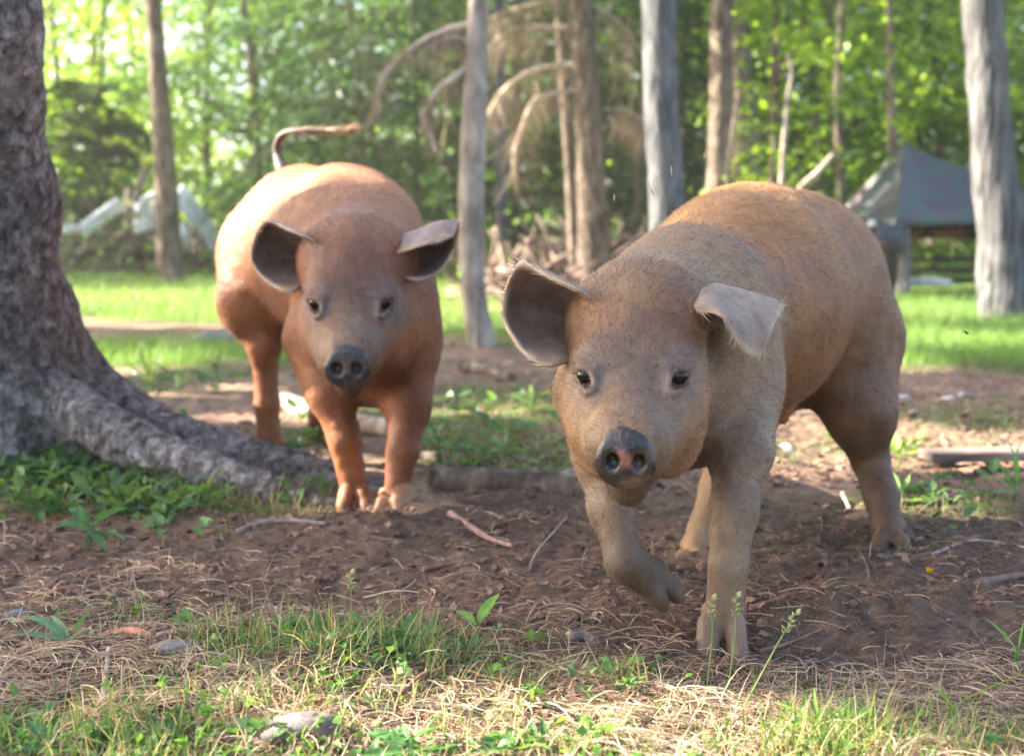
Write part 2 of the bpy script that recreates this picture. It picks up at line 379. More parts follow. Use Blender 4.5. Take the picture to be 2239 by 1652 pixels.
class Head:
    def __init__(s, o, yaw, pitch, roll, k):
        y, p = R(yaw), R(pitch); s.o = np.array(o); s.k = k
        s.f = np.array([math.sin(y) * math.cos(p), -math.cos(y) * math.cos(p), -math.sin(p)])
        s.r = np.array([math.cos(y), math.sin(y), 0.]); s.u = np.cross(s.f, s.r)
        a = R(roll); s.r, s.u = s.r * math.cos(a) + s.u * math.sin(a), s.u * math.cos(a) - s.r * math.sin(a)
        s.ax = np.stack([s.r, s.f, s.u])
    def __call__(s, x, f, u): return s.o + s.k * (x * s.r + f * s.f + u * s.u)
    def loc(s, V): return (V - s.o) @ s.ax.T / s.k
    def surf(s, x, u):
        if not hasattr(s, 'cl'):
            V, F = sdf_mesh(s.prims(False), .006 * s.k, 1); s.cl = s.loc(V)
        d = np.hypot(s.cl[:, 0] - x, s.cl[:, 2] - u); return s.cl[d < .007, 1].max()
    def prims(s, lids=True):
        k = s.k; E = lambda c, r, kk=.03, op='add', ax=None: el(s(*c), np.array(r) * k, s.ax if ax is None else ax, kk * k, op)
        C = lambda a, ra, b, rb, kk=.03, op='add': rc(s(*a), ra * k, s(*b), rb * k, kk * k, op)
        L = [E((0, -.085, -.05), (.079, .12, .092), .045), E((0, -.15, .0), (.085, .095, .072), .09),
             C((0, -.01, -.052), .064, (0, .108, -.050), .047, .05), C((0, .10, -.048), .043, (0, .133, -.047), .0390, .02),
             C((0, .0, -.118), .050, (0, .142, -.106), .024, .03)]
        for q in (-1, 1):
            L += [E((q * .050, -.050, -.108), (.049, .088, .078), .045), E((q * .046, -.012, .006), (.030, .03, .020), .03),
                  C((q * .034, .02, -.075), .049, (q * .022, .110, -.066), .030, .03), E((q * .046, .038, -.026), (.014, .016, .008), .014), E((q * .030, .118, -.070), (.018, .020, .016), .014), C((q * .050, -.03, -.05), .037, (q * .042, .03, -.065), .033, .04),
                  C((q * .018, .10, -.102), .016, (q * .050, .035, -.098), .017, .012)]
        # snout disc with its rim, snout ridge folds
        ct, st = math.cos(R(16)), math.sin(R(16)); tf = s.f * ct + s.u * st; tu = s.u * ct - s.f * st; s.dax = np.stack([s.r, tf, tu])
        L += [E((0, .170, -.048), (.0405, .0085, .0370), .007, 'add', s.dax), E((0, .163, -.052), (.036, .018, .032), .010, 'add', s.dax), E((0, .152, -.018), (.030, .010, .010), .010), E((0, .135, -.012), (.026, .012, .010), .014)]
        for q in (-1, 1):
            L += [E((q * .0165, .180, -.0435), (.0090, .016, .0120), .004, 'sub', s.dax),
                  C((q * .020, .128, -.094), .0045, (q * .062, .03, -.084), .005, .008, 'sub')]
            if not lids: continue
            sf = lambda x, u: s.surf(q * x, u)
            ef = sf(.0622, -.0045)
            L.append(E((q * .0622, ef, -.0045), (.0125, .007, .0085), .006, 'sub'))
            # lids round the eye
            for t in range(10):
                a = 2 * math.pi * t / 10; b = 2 * math.pi * (t + 1) / 10
                rr = .0052 if math.sin((a + b) / 2) > 0 else .0034
                pa = (.0622 + .0135 * math.cos(a), -.0035 + .0092 * math.sin(a)); pb = (.0622 + .0135 * math.cos(b), -.0035 + .0092 * math.sin(b))
                L.append(C((q * pa[0], sf(*pa) - .0005, pa[1]), rr, (q * pb[0], sf(*pb) - .0005, pb[1]), rr, .005))
            L.append(C((q * .046, sf(.046, .012) - .001, .012), .0045, (q * .074, sf(.074, .010) - .001, .010), .004, .010))
        return L
    def eyes(s, parent):
        for q in (-1, 1):
            c = s(q * .0622, s.surf(q * .0622, -.0045) - .0128, -.0045); r = .0130 * s.k
            a = np.linspace(0, np.pi, 13)[:, None]; b = np.linspace(0, 2 * np.pi, 20, endpoint=False)[None]
            V = np.stack(np.broadcast_arrays(np.sin(a) * np.cos(b), np.sin(a) * np.sin(b), np.cos(a)), -1).reshape(-1, 3) * r * np.array([1, 1, .9]) + c
            i = np.arange(12)[:, None] * 20; j = np.arange(20)[None]; j2 = (j + 1) % 20
            F = np.stack([i + j, i + 20 + j, i + 20 + j2, i + j2], -1).reshape(-1, 4)
            mesh_obj('eye', V, F, M_eye, parent)

def toes(a, fd, s=1.0, drop=.055, splay=.4):
    """cloven foot under the ankle a, pointing along fd (horizontal)"""
    fd = norm(np.array(fd, float)); sd_ = np.array([-fd[1], fd[0], 0]); a = np.array(a); L = []; hoofs = []
    for q in (-1, 1):
        b = a + q * sd_ * .0155 * s + fd * .014 * s - np.array([0, 0, .012 * s]); c = a + q * sd_ * .0215 * s + fd * .034 * s - np.array([0, 0, drop * s])
        L += [rc(b, .0160 * s, c, .0135 * s, .008), rc(c, .0135 * s, c + fd * .012 * s - np.array([0, 0, .010 * s]), .0095 * s, .008)]
        hoofs.append(c + fd * .012 * s - np.array([0, 0, .008 * s]))
        d = a - fd * .022 * s + q * sd_ * .020 * s; L.append(rc(d, .011 * s, d - np.array([0, 0, .022 * s]) + q * sd_ * .004, .006 * s, .012))
    L.append(rc(a + fd * .048 * s - np.array([0, 0, .006 * s]), .0040 * s, a + fd * .052 * s - np.array([0, 0, (drop + .02) * s]), .0065 * s, .006, 'sub'))
    return L, hoofs

def paint(V, base, anchors):
    """coat colour: soft patches of real coat colour round anchor points (p, colour, radius)"""
    Vn = V + np.stack([fbm(V * 9 + k * 7, 4) for k in range(3)], 1) * .030; W = np.full(len(V), .12); C = W[:, None] * np.array(base)
    for p, c, r in anchors:
        w = np.exp(-((Vn - p) ** 2).sum(1) / (r * r)) * 2; W = W + w; C = C + w[:, None] * np.array(c)
    return C / W[:, None]

def make_pig(label, H, torso, extra_eyes, base, anchors, ears, ear_cols, snout_cols, heading, dry, seed, tailpts, vox=.0045, bare=()):
    V, F = sdf_mesh(H.prims() + torso, vox, 2)
    N = vnormals(V, F)
    lo = H.loc(V)
    headw = np.exp(-(((lo - np.array([0, 0, -.05])) / np.array([.13, .2, .14])) ** 2).sum(1))
    V = V + N * (fbm(V * 6 + seed, 2) * .006 * (1 - headw) + fbm(V * 22 + seed, 3) * .0016 + fbm(V * 60 + seed, 2) * .0006)[:, None]
    wr = 1 - np.abs(vnoise(lo * np.array([13, 60, 30]))); V = V + N * ((wr ** 3 - .4) * .0016 * headw * (lo[:, 1] > -.06))[:, None]
    # creases above the snout
    cr = np.exp(-((lo[:, 1] - .125) / .03) ** 2) * (np.abs(lo[:, 0]) < .045) * (lo[:, 2] > -.03)
    V = V + N * (np.sin(lo[:, 1] * 380 + fbm(lo * 25, 2) * 2.5) * .0007 * cr * (.4 + vnoise(lo * 40)))[:, None]
    C = paint(V, base, anchors)
    C = C * (np.array([.81, .70, .535]) if not dry else np.array([.84, .62, .38]))
    # face details of coat: dark eye rims, muzzle
    for q in (-1, 1):
        d = np.sqrt((((lo - np.array([q * .0625, .006, -.004])) / np.array([1, 1.5, .8])) ** 2).sum(1))
        C = C * (1 - .55 * np.exp(-(d / .017) ** 2))[:, None]
        C = C + (np.exp(-((d - .032) / .010) ** 2) * .35)[:, None] * (np.array([.24, .19, .17]) - C)
        m = np.exp(-((lo[:, 0] - q * .04) / .012) ** 2 - ((lo[:, 2] + .094) / .007) ** 2) * (lo[:, 1] > .02)
        C = C * (1 - .6 * m)[:, None]
    dl = (V - H(0, .172, -.047)) @ H.dax.T / H.k; disc = (dl[:, 1] > -.0045 + .003 * fbm(lo * 60, 2)) & (np.abs(dl[:, 0]) < .05) & (np.abs(dl[:, 2]) < .048) & (lo[:, 1] > .14)
    dn = fbm(lo * 55 + 3, 3)
    # patch of bare pink in the centre of the disc
    pk = np.exp(-((lo[:, 0] - .002) / .016) ** 2 - ((lo[:, 2] + .040 + .4 * lo[:, 0]) / .010) ** 2) * (lo[:, 1] > .17)
    pk = np.clip(pk * 1.6 + dn * .5 - .25, 0, 1) * snout_cols[2]
    sc_ = np.array(snout_cols[0]) + pk[:, None] * (np.array(snout_cols[1]) - np.array(snout_cols[0]))
    cr_ = np.clip((fbm(lo * 38 + 9, 3) - .05) * 2.2, 0, 1) * (lo[:, 2] < -.03); sc_ = sc_ + (cr_ * .6)[:, None] * (np.array([.15, .085, .06]) - sc_)
    for q in (-1, 1):
        d = np.sqrt(((lo[:, 0] - q * .0165) / .009) ** 2 + ((lo[:, 2] + .0435) / .013) ** 2)
        sc_ = sc_ * (1 - .8 * np.exp(-d ** 4))[:, None]
    C = np.where(disc[:, None], sc_, C)
    flow = -np.array(heading) * .8 + np.array([0, 0, -.5]) + 0 * V
    flow = flow * (1 - headw[:, None]) + (-H.f + .35 * (V - H(0, 0, -.05)) / .1) * headw[:, None]
    midx = (disc[F].sum(1) >= 3).astype(int)
    parts = [(V, [F], C)]; mids = [midx]; Vh, Fh, Ch, flh, lnh = [V], [F], [C], [flow], [np.where(headw > .3, .0085, .0125)]
    for ctrl, th in ears:
        Ve, Fe, uv, side, fl, S = sheet(ctrl, 34, 34, th)
        Ne = vnormals(Ve, Fe); Ve = Ve + Ne * (fbm(Ve * 30 + seed, 3) * .0016)[:, None]
        edge = np.minimum(np.minimum(uv[:, 1], 1 - uv[:, 1]) * 1.3, 1 - uv[:, 0])
        ci = np.array(ear_cols[0])[None] * (.85 + .5 * uv[:, :1]) ; co = np.array(ear_cols[1])[None] * np.ones((len(Ve), 1))
        Ce = np.where(side[:, None] > 0, ci, co) * (1 + .18 * fbm(Ve * 40, 3))[:, None]
        Ce = Ce + (np.exp(-(edge / .05) ** 2) * .7)[:, None] * (np.array(ear_cols[2]) - Ce)
        Ce = Ce + (np.clip(1 - uv[:, 0] * 5, 0, 1) * .6 * (side < 0))[:, None] * (np.array(base) - Ce)
        parts.append((Ve, [Fe], Ce)); mids.append(np.zeros(len(Fe), int))
        Vh.append(Ve); Fh.append(Fe + sum(len(x) for x in Vh[:-1])); Ch.append(Ce); flh.append(fl * 1.2); lnh.append(np.where(edge < .05, .019, .0055))
    if tailpts is not None:
        Vt, Ft = tube(tailpts[0], tailpts[1], 40, 12, .002, 20, seed=3)
        parts.append((Vt, Ft, np.array(tailpts[2]))); mids.append(np.zeros(sum(len(f) for f in Ft), int))
    Vj, Fj, Cj = join([(p[0], [p[1][0]], p[2]) for p in parts])
    # keep polygon order: quads of every part come first
    if tailpts is not None: mids[-1] = mids[-1][:len(parts[-1][1][0])]
    root = empty('pig', (float(V[:, 0].mean()), float(V[:, 1].mean()), 0))
    tag(root, label, 'pig')
    mesh_obj('body', Vj, Fj, [M_skin, M_snout_dry if dry else M_snout], root, Cj, np.concatenate(mids))
    H.eyes(root)
    # coat: fine bristles lying along the body
    VV, FF, CC = np.concatenate(Vh), np.concatenate(Fh), np.concatenate(Ch); FL = np.concatenate(flh); LN = np.concatenate(lnh)
    ok = np.ones(len(FF), bool); ok[:len(midx)] = midx == 0
    for q in bare: ok &= ((VV[FF[:, 0]] - q) ** 2).sum(1) > .019 ** 2
    FF = FF[ok]
    c = VV[FF].mean(1); d1 = VV[FF[:, 2]] - VV[FF[:, 0]]; d2 = VV[FF[:, 3]] - VV[FF[:, 1]]; nn = np.cross(d1, d2); area = np.linalg.norm(nn, axis=1) / 2
    view = ((np.array([0, 0, CAMH]) - c) * norm(nn)).sum(1) > -.35 * np.linalg.norm(c - np.array([0, 0, CAMH]), axis=1)
    pr = area * (1 + 1.2 * (headw[FF[:, 0].clip(0, len(V) - 1)] > .2)) * np.where(view, 1, .25); pr /= pr.sum()
    rg = np.random.RandomState(seed); nh = 150000 if not dry else 110000
    s = rg.choice(len(FF), nh, p=pr); a, b = rg.rand(2, nh)
    f = FF[s]; p = VV[f[:, 0]] * ((1 - a) * (1 - b))[:, None] + VV[f[:, 1]] * (a * (1 - b))[:, None] + VV[f[:, 2]] * (a * b)[:, None] + VV[f[:, 3]] * ((1 - a) * b)[:, None]
    n_ = norm(nn[s]); fl = FL[f[:, 0]]; fl = fl - (fl * n_).sum(1)[:, None] * n_; fl = norm(fl)
    fl = norm(fl + .16 * rg.randn(nh, 3)); dr = norm(fl + n_ * (.10 + .16 * rg.rand(nh, 1)))
    LN = LN * np.clip(.25 + VV[:, 2] / .35, .45, 1) if True else LN
    ln = LN[f[:, 0]] * (.5 + .9 * rg.rand(nh)); wv = norm(np.cross(dr, n_ + .3 * rg.randn(nh, 3))) * (.00034 + .00028 * rg.rand(nh, 1)) * (1.15 if dry else 1)
    tip = p + dr * ln[:, None] - n_ * (ln * .10)[:, None]; p0 = p - n_ * .0008
    hv = np.stack([p0 - wv, p0 + wv, tip], 1).reshape(-1, 3); hf = np.arange(nh * 3).reshape(-1, 3)
    hc = CC[f[:, 0]] * (.35 + 1.25 * rg.rand(nh, 1) ** 1.3) * np.array([1.1, 1.08, 1.05]); hc = np.repeat(hc, 3, 0); hc[2::3] *= 1.35
    mesh_obj('coat', hv, hf, M_hair, root, np.clip(hc, 0, .9))
    if tailpts is not None:
        tp, tr = np.array(tailpts[0]), tailpts[1]; nh = 1500; t = np.r_[.35 + .65 * rg.rand(nh) ** .6]; q = catmull(np.concatenate([tp, np.array(tr)[:, None]], 1), 60)
        ii = (t * 58).astype(int); T = norm(q[ii + 1, :3] - q[ii, :3]); rd = norm(rg.randn(nh, 3)); b0 = q[ii, :3] + rd * q[ii, 3:4] * .6
        dd = norm(T + rd * .35); l = .016 + .045 * rg.rand(nh) * t; wv = norm(np.cross(dd, rg.randn(nh, 3))) * .0007
        mesh_obj('tail_tuft', np.stack([b0 - wv, b0 + wv, b0 + dd * l[:, None]], 1).reshape(-1, 3), np.arange(nh * 3).reshape(-1, 3), M_hair, root, np.tile([.34, .24, .15], (nh * 3, 1)))
    return root

def build_pigs():
    # ---- tan pig, running, right fore raised
    HA = Head(P(1384, 800, 1.885), -8, 21.5, 0, 1.0)
    hd = norm(np.array([-.467, -.884, 0])); rt = np.array([.884, -.467, 0]); ax = np.stack([rt, hd, [0, 0, 1]])
    T = [el(P(1488, 770, 2.22), (.150, .19, .190), ax, .06), el(P(1545, 680, 2.32), (.120, .20, .115), ax, .06),
         el(P(1632, 655, 2.56), (.186, .30, .212), ax, .08), el(P(1742, 640, 2.84), (.178, .23, .205), ax, .07),
         rc(HA(0, -.13, -.005), .086, P(1500, 680, 2.2), .115, .06), rc(HA(0, -.09, -.08), .07, P(1480, 810, 2.18), .12, .04),
         rc(P(1322, 722, 2.03), .030, P(1266, 705, 2.065), .014, .03), rc(P(1335, 690, 1.98), .022, P(1292, 658, 1.95), .008, .02),
         rc(P(1490, 725, 2.01), .036, P(1570, 745, 2.07), .020, .03), rc(P(1480, 700, 1.98), .020, P(1508, 655, 1.965), .009, .02),
         el(P(1572, 758, 1.975), (.030, .026, .026), None, .015, 'sub')]
    # planted left fore
    T += [rc(P(1605, 850, 2.19), .078, P(1624, 985, 2.09), .046, .05), rc(P(1624, 985, 2.09), .044, P(1606, 1110, 2.05), .0305, .03),
          rc(P(1606, 1110, 2.05), .0315, P(1591, 1240, 2.03), .0235, .015), rc(P(1591, 1240, 2.03), .0235, P(1584, 1325, 2.03), .0265, .015)]
    t1, h1 = toes(P(1581, 1340, 2.035) , (-.15, -1, 0), 1.08, .048)
    # raised right fore
    T += [rc(P(1300, 860, 2.14), .066, P(1316, 1000, 2.04), .036, .05), rc(P(1316, 1000, 2.04), .036, P(1337, 1110, 1.98), .029, .025),
          rc(P(1337, 1110, 1.98), .029, P(1368, 1228, 1.95), .0285, .02), rc(P(1368, 1228, 1.95), .0285, P(1420, 1268, 1.985), .0245, .015),
          rc(P(1400, 1265, 1.96), .020, P(1434, 1306, 1.97), .010, .008), rc(P(1428, 1248, 2.0), .020, P(1472, 1288, 2.0), .010, .008), rc(P(1436, 1304, 1.965), .0135, P(1450, 1324, 1.965), .008, .005), rc(P(1470, 1286, 1.99), .0135, P(1484, 1304, 1.99), .008, .005), rc(P(1400, 1225, 2.01), .014, P(1432, 1232, 2.02), .006, .01)]
    h2 = [P(1446, 1316, 1.965), P(1480, 1297, 1.99)]
    # left hind, then right hind far under the belly
    T += [rc(P(1842, 760, 2.85), .125, P(1880, 900, 2.76), .070, .06), rc(P(1880, 900, 2.76), .066, P(1900, 1000, 2.78), .037, .04),
          rc(P(1900, 1000, 2.78), .0365, P(1928, 1085, 2.72), .032, .02), rc(P(1928, 1085, 2.72), .032, P(1942, 1150, 2.68), .031, .02)]
    t3, h3 = toes(P(1948, 1160, 2.66), (-.2, -1, 0), 1.12, .030)
    T += [rc(P(1660, 800, 2.86), .11, P(1590, 960, 2.70), .055, .05), rc(P(1590, 960, 2.70), .046, P(1562, 1070, 2.66), .030, .03), rc(P(1562, 1070, 2.66), .029, P(1520, 1190, 2.55), .026, .02)]
    t4, h4 = toes(P(1512, 1200, 2.53), (-.4, -1, 0), 1.0, .035)
    T += t1 + t3 + t4 + [rc(P(1716, 890, 2.5), .012, P(1712, 918, 2.49), .006, .02)]
    for p in T:
        if p['op'] == 'add' and p['t'] == 'c': pass
    red, ochre, grey, beige, mud = (.33, .125, .055), (.50, .29, .10), (.24, .165, .125), (.37, .295, .245), (.15, .115, .09)
    an = [(P(1600, 430, 2.55), ochre, .18), (P(1480, 470, 2.45), ochre, .10), (P(1710, 440, 2.75), ochre, .14), (P(1700, 800, 2.45), (.36, .17, .075), .16), (P(1750, 560, 2.7), (.37, .19, .08), .22), (P(1850, 800, 2.75), (.22, .135, .085), .15), (P(1900, 1050, 2.75), (.17, .11, .07), .14), (P(1640, 700, 2.4), (.34, .17, .075), .18),
          (P(1480, 560, 2.1), (.31, .22, .14), .12), (P(1690, 800, 2.2), beige, .06), (P(1640, 1000, 2.05), beige, .09), (P(1590, 1250, 2.0), (.29, .23, .195), .08), (P(1580, 1380, 2.0), (.32, .23, .19), .05),
          (P(1300, 1050, 1.98), beige, .08), (P(1350, 1200, 1.93), (.10, .075, .06), .07), (P(1430, 1270, 1.95), (.10, .075, .06), .06), (P(1465, 1290, 2.0), (.30, .15, .11), .02), (P(1560, 1100, 2.6), (.40, .28, .17), .08),
          (HA(0, -.01, .03), (.175, .13, .115), .055), (HA(-.05, -.07, .05), (.27, .125, .065), .038), (HA(.05, -.07, .05), (.27, .125, .065), .038), (HA(0, -.13, .07), (.30, .205, .13), .07), (HA(0, -.2, .1), (.30, .22, .14), .07), (P(1272, 728, 1.98), (.10, .06, .04), .030), (P(1560, 750, 2.02), (.12, .07, .045), .03), (HA(0, .05, -.01), (.185, .14, .125), .055),  # ear base anchors: dark brown with the hollow's shadow painted in
          (HA(0, .11, -.01), (.27, .19, .14), .04), (HA(.06, .03, -.09), (.36, .215, .11), .05), (HA(-.07, .0, -.10), (.38, .24, .13), .05), (HA(.09, -.02, -.08), (.34, .18, .09), .05), (HA(-.035, .11, -.06), (.40, .28, .18), .025),
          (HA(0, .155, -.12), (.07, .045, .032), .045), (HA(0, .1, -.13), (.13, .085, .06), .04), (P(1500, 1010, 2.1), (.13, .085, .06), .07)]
    for h in h3: an.append((h, (.05, .05, .055), .018))
    for h in h2: an.append((h, (.14, .075, .055), .018))
    for h in h1 + h4: an.append((h, (.20, .155, .14), .020))
    eL = [[P(1258, 790, 1.97), P(1268, 752, 2.01), P(1282, 715, 2.02), P(1308, 692, 2.03), P(1326, 700, 2.04)],
          [P(1225, 796, 1.925), P(1222, 745, 2.01), P(1235, 690, 2.035), P(1270, 642, 1.99), P(1302, 664, 1.955)],
          [P(1190, 798, 1.915), P(1172, 740, 2.0), P(1180, 670, 2.03), P(1215, 616, 1.975), P(1262, 634, 1.90)],
          [P(1148, 772, 1.93), P(1125, 725, 1.985), P(1130, 655, 2.01), P(1160, 590, 1.965), P(1205, 606, 1.915)],
          [P(1112, 722, 1.95), P(1099, 685, 1.97), P(1104, 635, 1.98), P(1122, 590, 1.965), P(1142, 566, 1.955)]]
    eR = [[P(1492, 742, 2.00), P(1540, 765, 2.04), P(1572, 775, 2.07), P(1598, 770, 2.10), P(1610, 762, 2.12)],
          [P(1486, 716, 1.985), P(1530, 735, 2.03), P(1575, 742, 2.07), P(1615, 740, 2.09), P(1640, 745, 2.09)],
          [P(1486, 690, 1.99), P(1530, 662, 2.03), P(1580, 660, 2.075), P(1640, 672, 2.10), P(1682, 690, 2.10)],
          [P(1500, 664, 1.97), P(1548, 630, 1.99), P(1596, 634, 2.01), P(1660, 652, 2.04), P(1717, 669, 2.05)],
          [P(1512, 668, 1.945), P(1562, 668, 1.925), P(1602, 690, 1.935), P(1650, 712, 1.955), P(1690, 715, 1.975)],
          [P(1524, 684, 1.93), P(1576, 690, 1.905), P(1597, 724, 1.91), P(1620, 764, 1.925), P(1661, 790, 1.945)]]
    make_pig('tan brown pig running toward the camera with one forefoot raised and a wet dark snout', HA, T, None, (.30, .19, .11), an,
             [([r[::-1] for r in eL], .0085), ([r[::-1] for r in eR], .0085)], [(.20, .135, .100), (.33, .235, .165), (.62, .48, .33)],
             [(.016, .010, .008), (.34, .12, .08), .8], hd, False, 11, None, bare=h1 + h2 + h3 + h4)
    # ---- red brown pig behind
    HB = Head(P(767, 645, 2.80), 3, 28, 0, 1.10)
    hd = norm(np.array([.30, -.80, 0])); rt = np.array([hd[1] * -1, hd[0], 0]); ax = np.stack([rt, hd, [0, 0, 1]])
    T = [el(P(815, 690, 3.10), (.142, .22, .20), ax, .06), el(P(772, 560, 3.18), (.125, .22, .12), ax, .06), el(P(745, 560, 3.42), (.192, .34, .222), ax, .12),
         el(P(665, 548, 3.78), (.19, .26, .23), ax, .14),
         rc(HB(0, -.13, -.005), .098, P(785, 590, 3.12), .125, .06), rc(HB(0, -.09, -.08), .08, P(815, 720, 3.08), .13, .04),
         rc(P(738, 590, 2.96), .036, P(675, 580, 3.0), .015, .03), rc(P(740, 555, 2.92), .025, P(700, 545, 2.88), .010, .02),
         rc(P(812, 570, 2.93), .040, P(875, 560, 2.975), .018, .03), rc(P(810, 545, 2.90), .025, P(850, 535, 2.88), .010, .02),
         ]
    # left fore (viewer's right), right fore crossing in front, hinds
    T += [rc(P(880, 760, 3.08), .078, P(893, 880, 3.0), .044, .05), rc(P(893, 880, 3.0), .042, P(880, 985, 2.95), .031, .03), rc(P(880, 985, 2.95), .031, P(870, 1060, 2.94), .028, .015)]
    t1, h1 = toes(P(855, 1082, 2.93), (-.15, -1, 0), 1.05, .038)
    T += [rc(P(690, 740, 3.12), .076, P(716, 860, 3.06), .045, .05), rc(P(716, 860, 3.06), .043, P(752, 960, 3.03), .032, .03), rc(P(752, 960, 3.03), .031, P(770, 1045, 3.03), .028, .015)]
    t2, h2 = toes(P(776, 1062, 3.02), (.1, -1, 0), 1.05, .036)
    T += [rc(P(575, 560, 3.74), .125, P(560, 660, 3.66), .095, .07), rc(P(560, 660, 3.66), .085, P(577, 755, 3.62), .039, .05), rc(P(577, 755, 3.62), .037, P(584, 880, 3.62), .033, .03), rc(P(584, 880, 3.62), .033, P(588, 955, 3.62), .033, .02)]
    t3, h3 = toes(P(590, 970, 3.60), (.1, -1, 0), 1.05, .045)
    T += [rc(P(760, 660, 3.80), .11, P(740, 800, 3.85), .05, .06), rc(P(740, 800, 3.85), .042, P(700, 900, 4.0), .033, .03), rc(P(700, 900, 4.0), .033, P(690, 960, 4.0), .03, .02)]
    T += t1 + t2 + t3
    red, org, grey = (.30, .135, .060), (.44, .22, .085), (.20, .145, .125)
    an = [(P(720, 400, 3.4), (.46, .26, .14), .22), (P(600, 450, 3.7), org, .2), (P(500, 650, 3.7), (.27, .12, .065), .18), (P(780, 440, 3.1), (.38, .21, .12), .12), (P(600, 850, 3.6), red, .15), (P(740, 950, 3.05), red, .12),
          (P(880, 980, 2.95), (.26, .11, .055), .12), (P(950, 700, 3.1), (.30, .13, .065), .12),
          (HB(0, .04, -.02), (.17, .145, .145), .065), (HB(0, -.05, .03), (.22, .125, .115), .06), (HB(0, .12, -.02), (.21, .19, .19), .05), (HB(-.05, .09, -.07), (.30, .25, .22), .035), (HB(0, -.02, -.02), (.18, .14, .135), .06),
          (HB(0, .155, -.12), (.10, .07, .05), .045), (HB(.07, .0, -.09), (.36, .18, .08), .06), (HB(-.07, .0, -.09), (.34, .17, .09), .06), (HB(0, -.14, .06), (.30, .20, .16), .07)]
    for h in h1 + h2 + h3: an.append((h, (.15, .10, .08), .02))
    eL = [[P(655, 628, 2.86), P(668, 606, 2.91), P(684, 585, 2.95), P(706, 568, 2.97), P(728, 575, 2.99)],
          [P(640, 637, 2.83), P(636, 600, 2.93), P(650, 565, 2.97), P(676, 530, 2.93), P(708, 546, 2.88)],
          [P(615, 634, 2.83), P(600, 595, 2.93), P(612, 548, 2.97), P(640, 508, 2.92), P(672, 520, 2.83)],
          [P(585, 618, 2.86), P(565, 575, 2.92), P(575, 525, 2.95), P(600, 490, 2.92), P(628, 500, 2.86)],
          [P(560, 592, 2.88), P(548, 562, 2.90), P(557, 520, 2.92), P(575, 488, 2.91), P(594, 477, 2.90)]]
    eR = [[P(820, 598, 2.96), P(870, 612, 2.90), P(878, 585, 2.95), P(850, 552, 2.99), P(812, 562, 2.99)],
          [P(882, 608, 2.88), P(905, 600, 2.94), P(905, 560, 2.98), P(880, 522, 2.95), P(862, 556, 2.87)],
          [P(915, 612, 2.85), P(935, 590, 2.95), P(938, 540, 2.98), P(925, 500, 2.94), P(915, 540, 2.83)],
          [P(945, 604, 2.86), P(965, 575, 2.94), P(972, 530, 2.96), P(965, 486, 2.93), P(958, 530, 2.85)],
          [P(968, 588, 2.89), P(985, 562, 2.93), P(1000, 525, 2.94), P(1003, 484, 2.93), P(992, 515, 2.88)]]
    tail = ([P(618, 375, 3.98), P(606, 335, 4.02), P(610, 305, 4.01), P(628, 290, 3.99), P(660, 287, 3.96), P(695, 287, 3.95), P(740, 287, 3.93), P(765, 283, 3.92)], [.018, .0135, .0118, .0098, .0088, .0080, .0065, .003], (.085, .055, .042))
    make_pig('reddish brown pig at left with upcurved tail and dark grey snout trotting over the roots', HB, T, None, (.30, .14, .07), an,
             [([r[::-1] for r in eL], .0095), (eR, .0095)], [(.13, .078, .055), (.33, .22, .17), (.60, .43, .28)],
             [(.040, .032, .032), (.2, .12, .1), .25], hd, True, 23, tail, bare=h1 + h2 + h3)
build_pigs()
# ---------------------------------------------------------------- ground
SH = LD[:2] / LD[2]
def shade_xy(p): p = np.asarray(p, float); return p[..., :2] - SH * p[..., 2:3]
def bumpf(x, y, c, rx, ry, h, rot=0):
    dx, dy = x - c[0], y - c[1]; a = math.cos(rot); b = math.sin(rot)
    return h * np.exp(-((dx * a + dy * b) / rx) ** 2 - ((-dx * b + dy * a) / ry) ** 2)
def hgt(x, y):
    x = np.asarray(x, float); y = np.asarray(y, float); near = np.clip(1.5 - y / 8, .25, 1)
    h = .016 * fbm(xyz(x * 2.2, y * 2.2), 2) + (.009 * fbm(xyz(x * 8, y * 8), 3) + .0065 * fbm(xyz(x * 26, y * 26), 3) + .005 * np.abs(fbm(xyz(x * 70, y * 70), 2))) * near
    h = h - .008 * np.exp(-((np.abs(x) / 2.5) ** 4))
    for px, py, rx, ry, hh in ((850, 1165, .22, .07, .030), (1060, 1150, .16, .08, .022), (600, 1140, .25, .07, .012), (1950, 1330, .22, .08, .020), (1760, 1400, .25, .08, -.022), (350, 1420, .3, .1, .014), (1350, 1360, .12, .07, .012), (700, 1480, .18, .06, .022), (1750, 1230, .2, .1, .015)):
        g = G(px, py); h = h + bumpf(x, y, g, rx, ry, hh)
    return h + np.clip((y - 9) / 20, 0, 1) * .10 * fbm(xyz(x * .25, y * .25), 2)
def to_disp(x, y, z=0.0):
    dz = z - CAMH; f = y * math.cos(PITCH) - dz * math.sin(PITCH); u = y * math.sin(PITCH) + dz * math.cos(PITCH)
    return CX + x / f * FPX, CY - u / f * FPX
